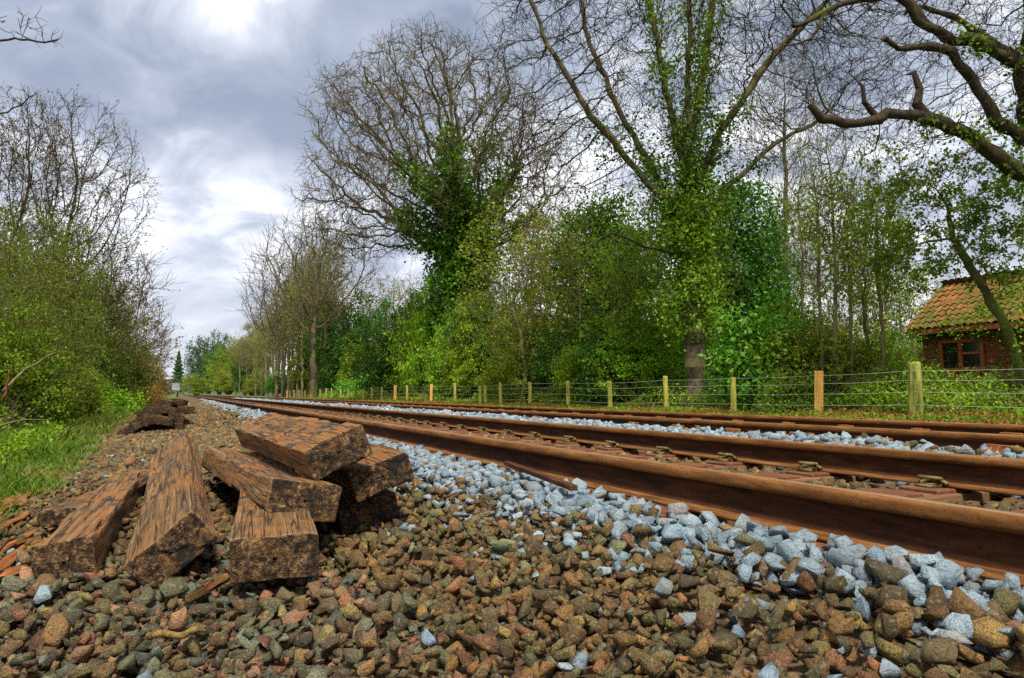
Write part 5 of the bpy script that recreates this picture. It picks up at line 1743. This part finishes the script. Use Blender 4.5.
# the tree outside the frame whose twigs hang in from the corner
root = tag(plant_at('overhanging_tree', -190, 8.5), 'tree whose budding twig ends hang in at the top corner of the sky', 'tree')
S_ = 8.5 / 700
def lp(x, y, d=0.0):
    return ((x + 190) * S_, d, (394 - y) * S_ + 0.445)
make_tree('overhanging_tree', root, 106, [(0, 0, -.2), (0, 0, 2.5), (.05, 0, 5.2)], [(0, 0, 5.8, 1.6, 1.5, 1.6), (lp(8, 6)[0], 0, lp(0, 6)[2], .42, .4, .22), (lp(0, 75)[0], 0, lp(0, 75)[2], .30, .3, .16), (lp(8, 6)[0], 0, lp(0, 6)[2], .42, .4, .22)], 700, 0.08, 1.6, 0.10, 0.0045, 2.2, 0.02, M_BARK_DARK,
          limbs=[([lp(-186, 120), lp(-120, 60), lp(-50, 22), lp(-5, 12), lp(25, 16), lp(40, 14)], 0.03), ([lp(-188, 190), lp(-110, 135), lp(-40, 105), lp(2, 84), lp(18, 72)], 0.022)],
          tw=dict(len=0.16, rad=0.0035, n=2, dens=0.4, levels=1), lf=dict(clumps=500, per=3, sig=0.02, size=0.035, mat=L_BROWN), base_r=0.12, jit=0.15)

# sticks in the hedge foot
for lab, pts, rad, mt in [('pale fallen branch leaning across the left hedge foot', [(2, 392, 9.6), (26, 369, 9.9), (56, 352, 10.2)], 0.022, M_BARK_PALE),
                          ('short orange-brown broken stem by the pale branch', [(3, 400, 9.0), (7, 384, 9.0), (11, 371, 9.0)], 0.02, M_SPLINT),
                          ('thin pale stick lying along the hedge foot grass', [(-4, 426, 8.4), (24, 420, 8.6), (50, 419, 8.9)], 0.013, M_BARK_PALE)]:
    mb = MB(); q = [Vector(px_at(*p)) for p in pts]
    full = [q[0].lerp(q[1], t) for t in (0, .3, .6)] + [q[1].lerp(q[2], t) for t in (0, .35, .7, 1)]
    full = [f + Vector((random.uniform(-1, 1), random.uniform(-1, 1), random.uniform(-1, 1))) * rad * .8 for f in full]
    mb.tube(full, [rad * (1 - .09 * i) for i in range(len(full))], 7)
    tag(mb.build('fallen_branch', mt, smooth=True), lab, 'branch')

# ------------------------------------------------------------------ grass and undergrowth
r_ = np.random.default_rng(77)
n = 90000
u_ = r_.uniform(0, 1, n)
Yg = 1.8 * (34 / 1.8) ** u_
Xg = -0.45 - 0.03 * Yg.clip(0, 20) - r_.uniform(0, 1, n) ** 1.15 * (1.3 + 0.13 * Yg)
Pg = np.column_stack([Xg, Yg, np.zeros(n)])
ge = -0.62 - 0.03 * Yg.clip(0, 20) + 0.16 * fbm(np.column_stack([Xg * 0, Yg, Xg * 0]), 1.3, 8, 3)
tuft = fbm(Pg, 2.1, 12, 3)
keep = (Xg < ge + 0.10 * tuft) & (tuft > -0.75) & in_view(np.column_stack([Xg, Yg, Xg * 0 - .1]), 60)
Xg, Yg, tuft = Xg[keep], Yg[keep], tuft[keep]
n = len(Xg)
base = np.column_stack([Xg, Yg, gz(Xg, Yg) - 0.01])
hgt = (0.035 + 0.05 * np.clip(tuft + .5, 0, 1.3)) * r_.uniform(0.5, 1.5, n) * (1 + 0.035 * Yg) * (0.6 + 0.7 * np.clip((-0.6 - Xg) / 0.7, 0, 1.6))
aw = r_.uniform(0, 6.28, n)
wv = np.column_stack([np.cos(aw), np.sin(aw), aw * 0]) * (0.0022 * (1 + 0.16 * Yg))[:, None]
ln = np.column_stack([r_.normal(0, .32, n), r_.normal(0, .32, n), np.ones(n)])
mid = base + ln * (hgt * 0.55)[:, None]
ln2 = ln * np.array([1.7, 1.7, 0.95])
tipv = base + ln2 * hgt[:, None]
V = np.stack([base - wv, base + wv, mid + wv * .8, tipv, mid - wv * .8], 1).reshape(-1, 3)
F = np.arange(n * 5).reshape(-1, 5)
gr = link('grass', mesh_np('grass', V, F, rnd=np.clip(r_.beta(2, 2.2, n) * .75 + 0.3 * (r_.uniform(0, 1, n) < .2) + .34 * np.clip(fbm(np.column_stack([Xg, Yg, Xg * 0]), 1.1, 61, 3), -.4, 1) + .25 * np.clip(1 - (ge[keep] - Xg) / .35, 0, 1), 0, 1)), None, L_GRASS)
tag(gr, 'fresh green grass on the left verge', 'grass', kind='stuff')


def carpet(name, label, X, Y, hfun, size, mats, per_leaf_up=0.5, seed=1, twn=0, bark=M_BARK_PALE):
    r = np.random.default_rng(seed)
    n = len(X)
    P0 = np.column_stack([X, Y, X * 0])
    h = hfun(X, Y, P0)
    Z = gz(X, Y) + h * r.uniform(0.0, 1, n) ** 0.7
    C = np.column_stack([X, Y, Z])
    o = link(name, leaf_mesh(name, C, size(X, Y), r, np.clip(.5 + .5 * fbm(P0, 1.7, seed, 2), 0, 1), per_leaf_up), None, mats)
    tag(o, label, name.replace('_', ' '), kind='stuff')
    return o


# weeds in the left grass
n = 26000
Yg = 3.0 * (30 / 3.0) ** r_.uniform(0, 1, n); Xg = -1.0 - 0.035 * Yg - r_.uniform(0, 1, n) * (1.0 + .12 * Yg)
tf = fbm(np.column_stack([Xg, Yg, Xg * 0]), 1.4, 31, 3)
k_ = (tf > 0.05)
carpet('weeds', 'low leafy weeds among the left grass', Xg[k_], Yg[k_], lambda X, Y, P: 0.08 + 0.02 * Y.clip(0, 14) + 0.35 * np.clip((-1.6 - .05 * Y - X) / 1.2, 0, 1), lambda X, Y: 0.03 + 0.0028 * Y, L_BRIGHT, seed=5)
# brambles and leaf litter behind the fence
n = 70000
Yg = 3.5 * (75 / 3.5) ** r_.uniform(0, 1, n); Xg = 11.75 + r_.uniform(0, 1, n) ** 1.3 * 6.5
tf = fbm(np.column_stack([Xg, Yg, Xg * 0]), 0.8, 41, 3)
a1 = tf > 0.1
hb = lambda X, Y, P: (1 + .55 * (Y < 16)) * np.clip(0.40 + 0.4 * fbm(P, 0.7, 44, 3), 0.06, 0.9) * np.clip((X - 11.3) / 0.9, 0.25, 1)
sz_ = lambda X, Y: 0.05 + 0.0018 * Y
carpet('undergrowth', 'green bramble undergrowth along the fence', Xg[a1], Yg[a1], hb, sz_, L_BRIGHT, seed=6)
carpet('undergrowth', 'olive and ivy undergrowth along the fence', Xg[~a1], Yg[~a1], hb, sz_, L_IVY2, seed=7)
n = 12000
Yg = 3.0 * (60 / 3.0) ** r_.uniform(0, 1, n); Xg = 11.6 + r_.uniform(0, 1, n) * 7
carpet('leaf_litter', 'brown leaf litter and dead bramble behind the fence', Xg, Yg, lambda X, Y, P: np.clip(0.25 + 0.35 * fbm(P, 0.9, 48, 3), 0.02, 0.7), lambda X, Y: 0.045 + 0.002 * Y, L_BRACKEN, seed=8)
# short grass of the strip in front of the fence
n = 42000
Yg = 3.0 * (70 / 3.0) ** r_.uniform(0, 1, n); Xg = 7.7 + r_.uniform(0, 1, n) * 4.0
carpet('verge_grass', 'short green growth on the strip before the fence', Xg, Yg, lambda X, Y, P: 0.03 + 0.07 * np.clip(.3 + fbm(P, 1.5, 52, 2), 0, 1.5), lambda X, Y: 0.04 + 0.0016 * Y, L_IVY2, 0.2, seed=9)
n = 15000
Yg = 3.0 * (70 / 3.0) ** r_.uniform(0, 1, n); Xg = 7.9 + r_.uniform(0, 1, n) * 4.2
carpet('leaf_litter', 'brown dead leaves scattered on the strip before the fence', Xg, Yg, lambda X, Y, P: 0.05 + 0.06 * np.clip(.5 + fbm(P, 1.1, 55, 2), 0, 1.5), lambda X, Y: 0.045 + 0.0016 * Y, L_BRACKEN, 0.2, seed=10)
# dead canes and bramble stems
n = 900
Yg = 3.5 * (50 / 3.5) ** r_.uniform(0, 1, n); Xg = 11.8 + r_.uniform(0, 1, n) * 4
p0 = np.column_stack([Xg, Yg, gz(Xg, Yg)]); d0 = unit(r_.normal(0, .6, (n, 3)) + np.array([0, 0, .9]))
parts, _, _ = twigs(p0, d0, r_, 2, 0.9, 0.006, 0.4, 4, 2, -0.1)
V, F = join(parts)
tag(link('bramble_canes', mesh_np('bramble_canes', V, F, smooth=True), None, M_BARK_PALE), 'tangle of dry bramble canes behind the fence', 'brambles', kind='stuff')
n = 420
Yg = 5 * (30 / 5) ** r_.uniform(0, 1, n); Xg = -1.9 - .03 * Yg - r_.uniform(0, 1, n) * 1.8
p0 = np.column_stack([Xg, Yg, gz(Xg, Yg)]); d0 = unit(r_.normal(0, .7, (n, 3)) + np.array([0, 0, .7]))
parts, _, _ = twigs(p0, d0, r_, 2, 0.8, 0.005, 0.4, 4, 2, -0.1)
V, F = join(parts)
tag(link('bramble_canes', mesh_np('bramble_canes', V, F, smooth=True), None, M_BARK_PALE), 'thin dry canes at the foot of the left hedge', 'brambles', kind='stuff')

# ivy creeping over hut eaves and wall
rI = np.random.default_rng(91)
C0 = np.column_stack([rI.uniform(-0.4, -0.05, 150), -rI.uniform(-0.1, 4.8, 150), z_eave + rI.normal(-0.10, 0.13, 150)])
C1 = np.column_stack([rI.uniform(-0.16, -0.03, 90), -rI.choice([0.25, 2.2, 2.9, 3.6, 4.4], 90) + rI.normal(0, .22, 90), rI.uniform(0.1, z_eave, 90)])
s2 = rI.uniform(0.2, sl, 120)
C2 = np.column_stack([ex + s2 * math.cos(ang), -rI.uniform(1.2, 5, 120), ez + s2 * math.sin(ang) + 0.07])
C, sh = clumped(np.concatenate([C0, C1, C2]), 16, 0.085, rI)
link('creeper', leaf_mesh('creeper', C, 0.085, rI, sh), hut, L_IVY2)

# far hills
M_HILL = soil_mat('far_hill', [(0.3, (0.05, 0.075, 0.06)), (0.7, (0.09, 0.115, 0.08))], 0.02, 0.2)
xs = np.linspace(-1800, 1800, 80)
hv = []
for j, (yy, hs) in enumerate(((1200, 0), (1350, 22), (1500, 30), (1700, 0))):
    for x in xs:
        hv.append((x, yy, -1 + hs * (0.75 + 0.35 * math.sin(x * 0.004 + 1.0) + 0.12 * math.sin(x * 0.017))))
nx = len(xs)
F = [(j * nx + i, j * nx + i + 1, (j + 1) * nx + i + 1, (j + 1) * nx + i) for j in range(3) for i in range(nx - 1)]
tag(link('hills', mesh_np('hills', np.array(hv), np.array(F), smooth=True), None, M_HILL), kind='structure')
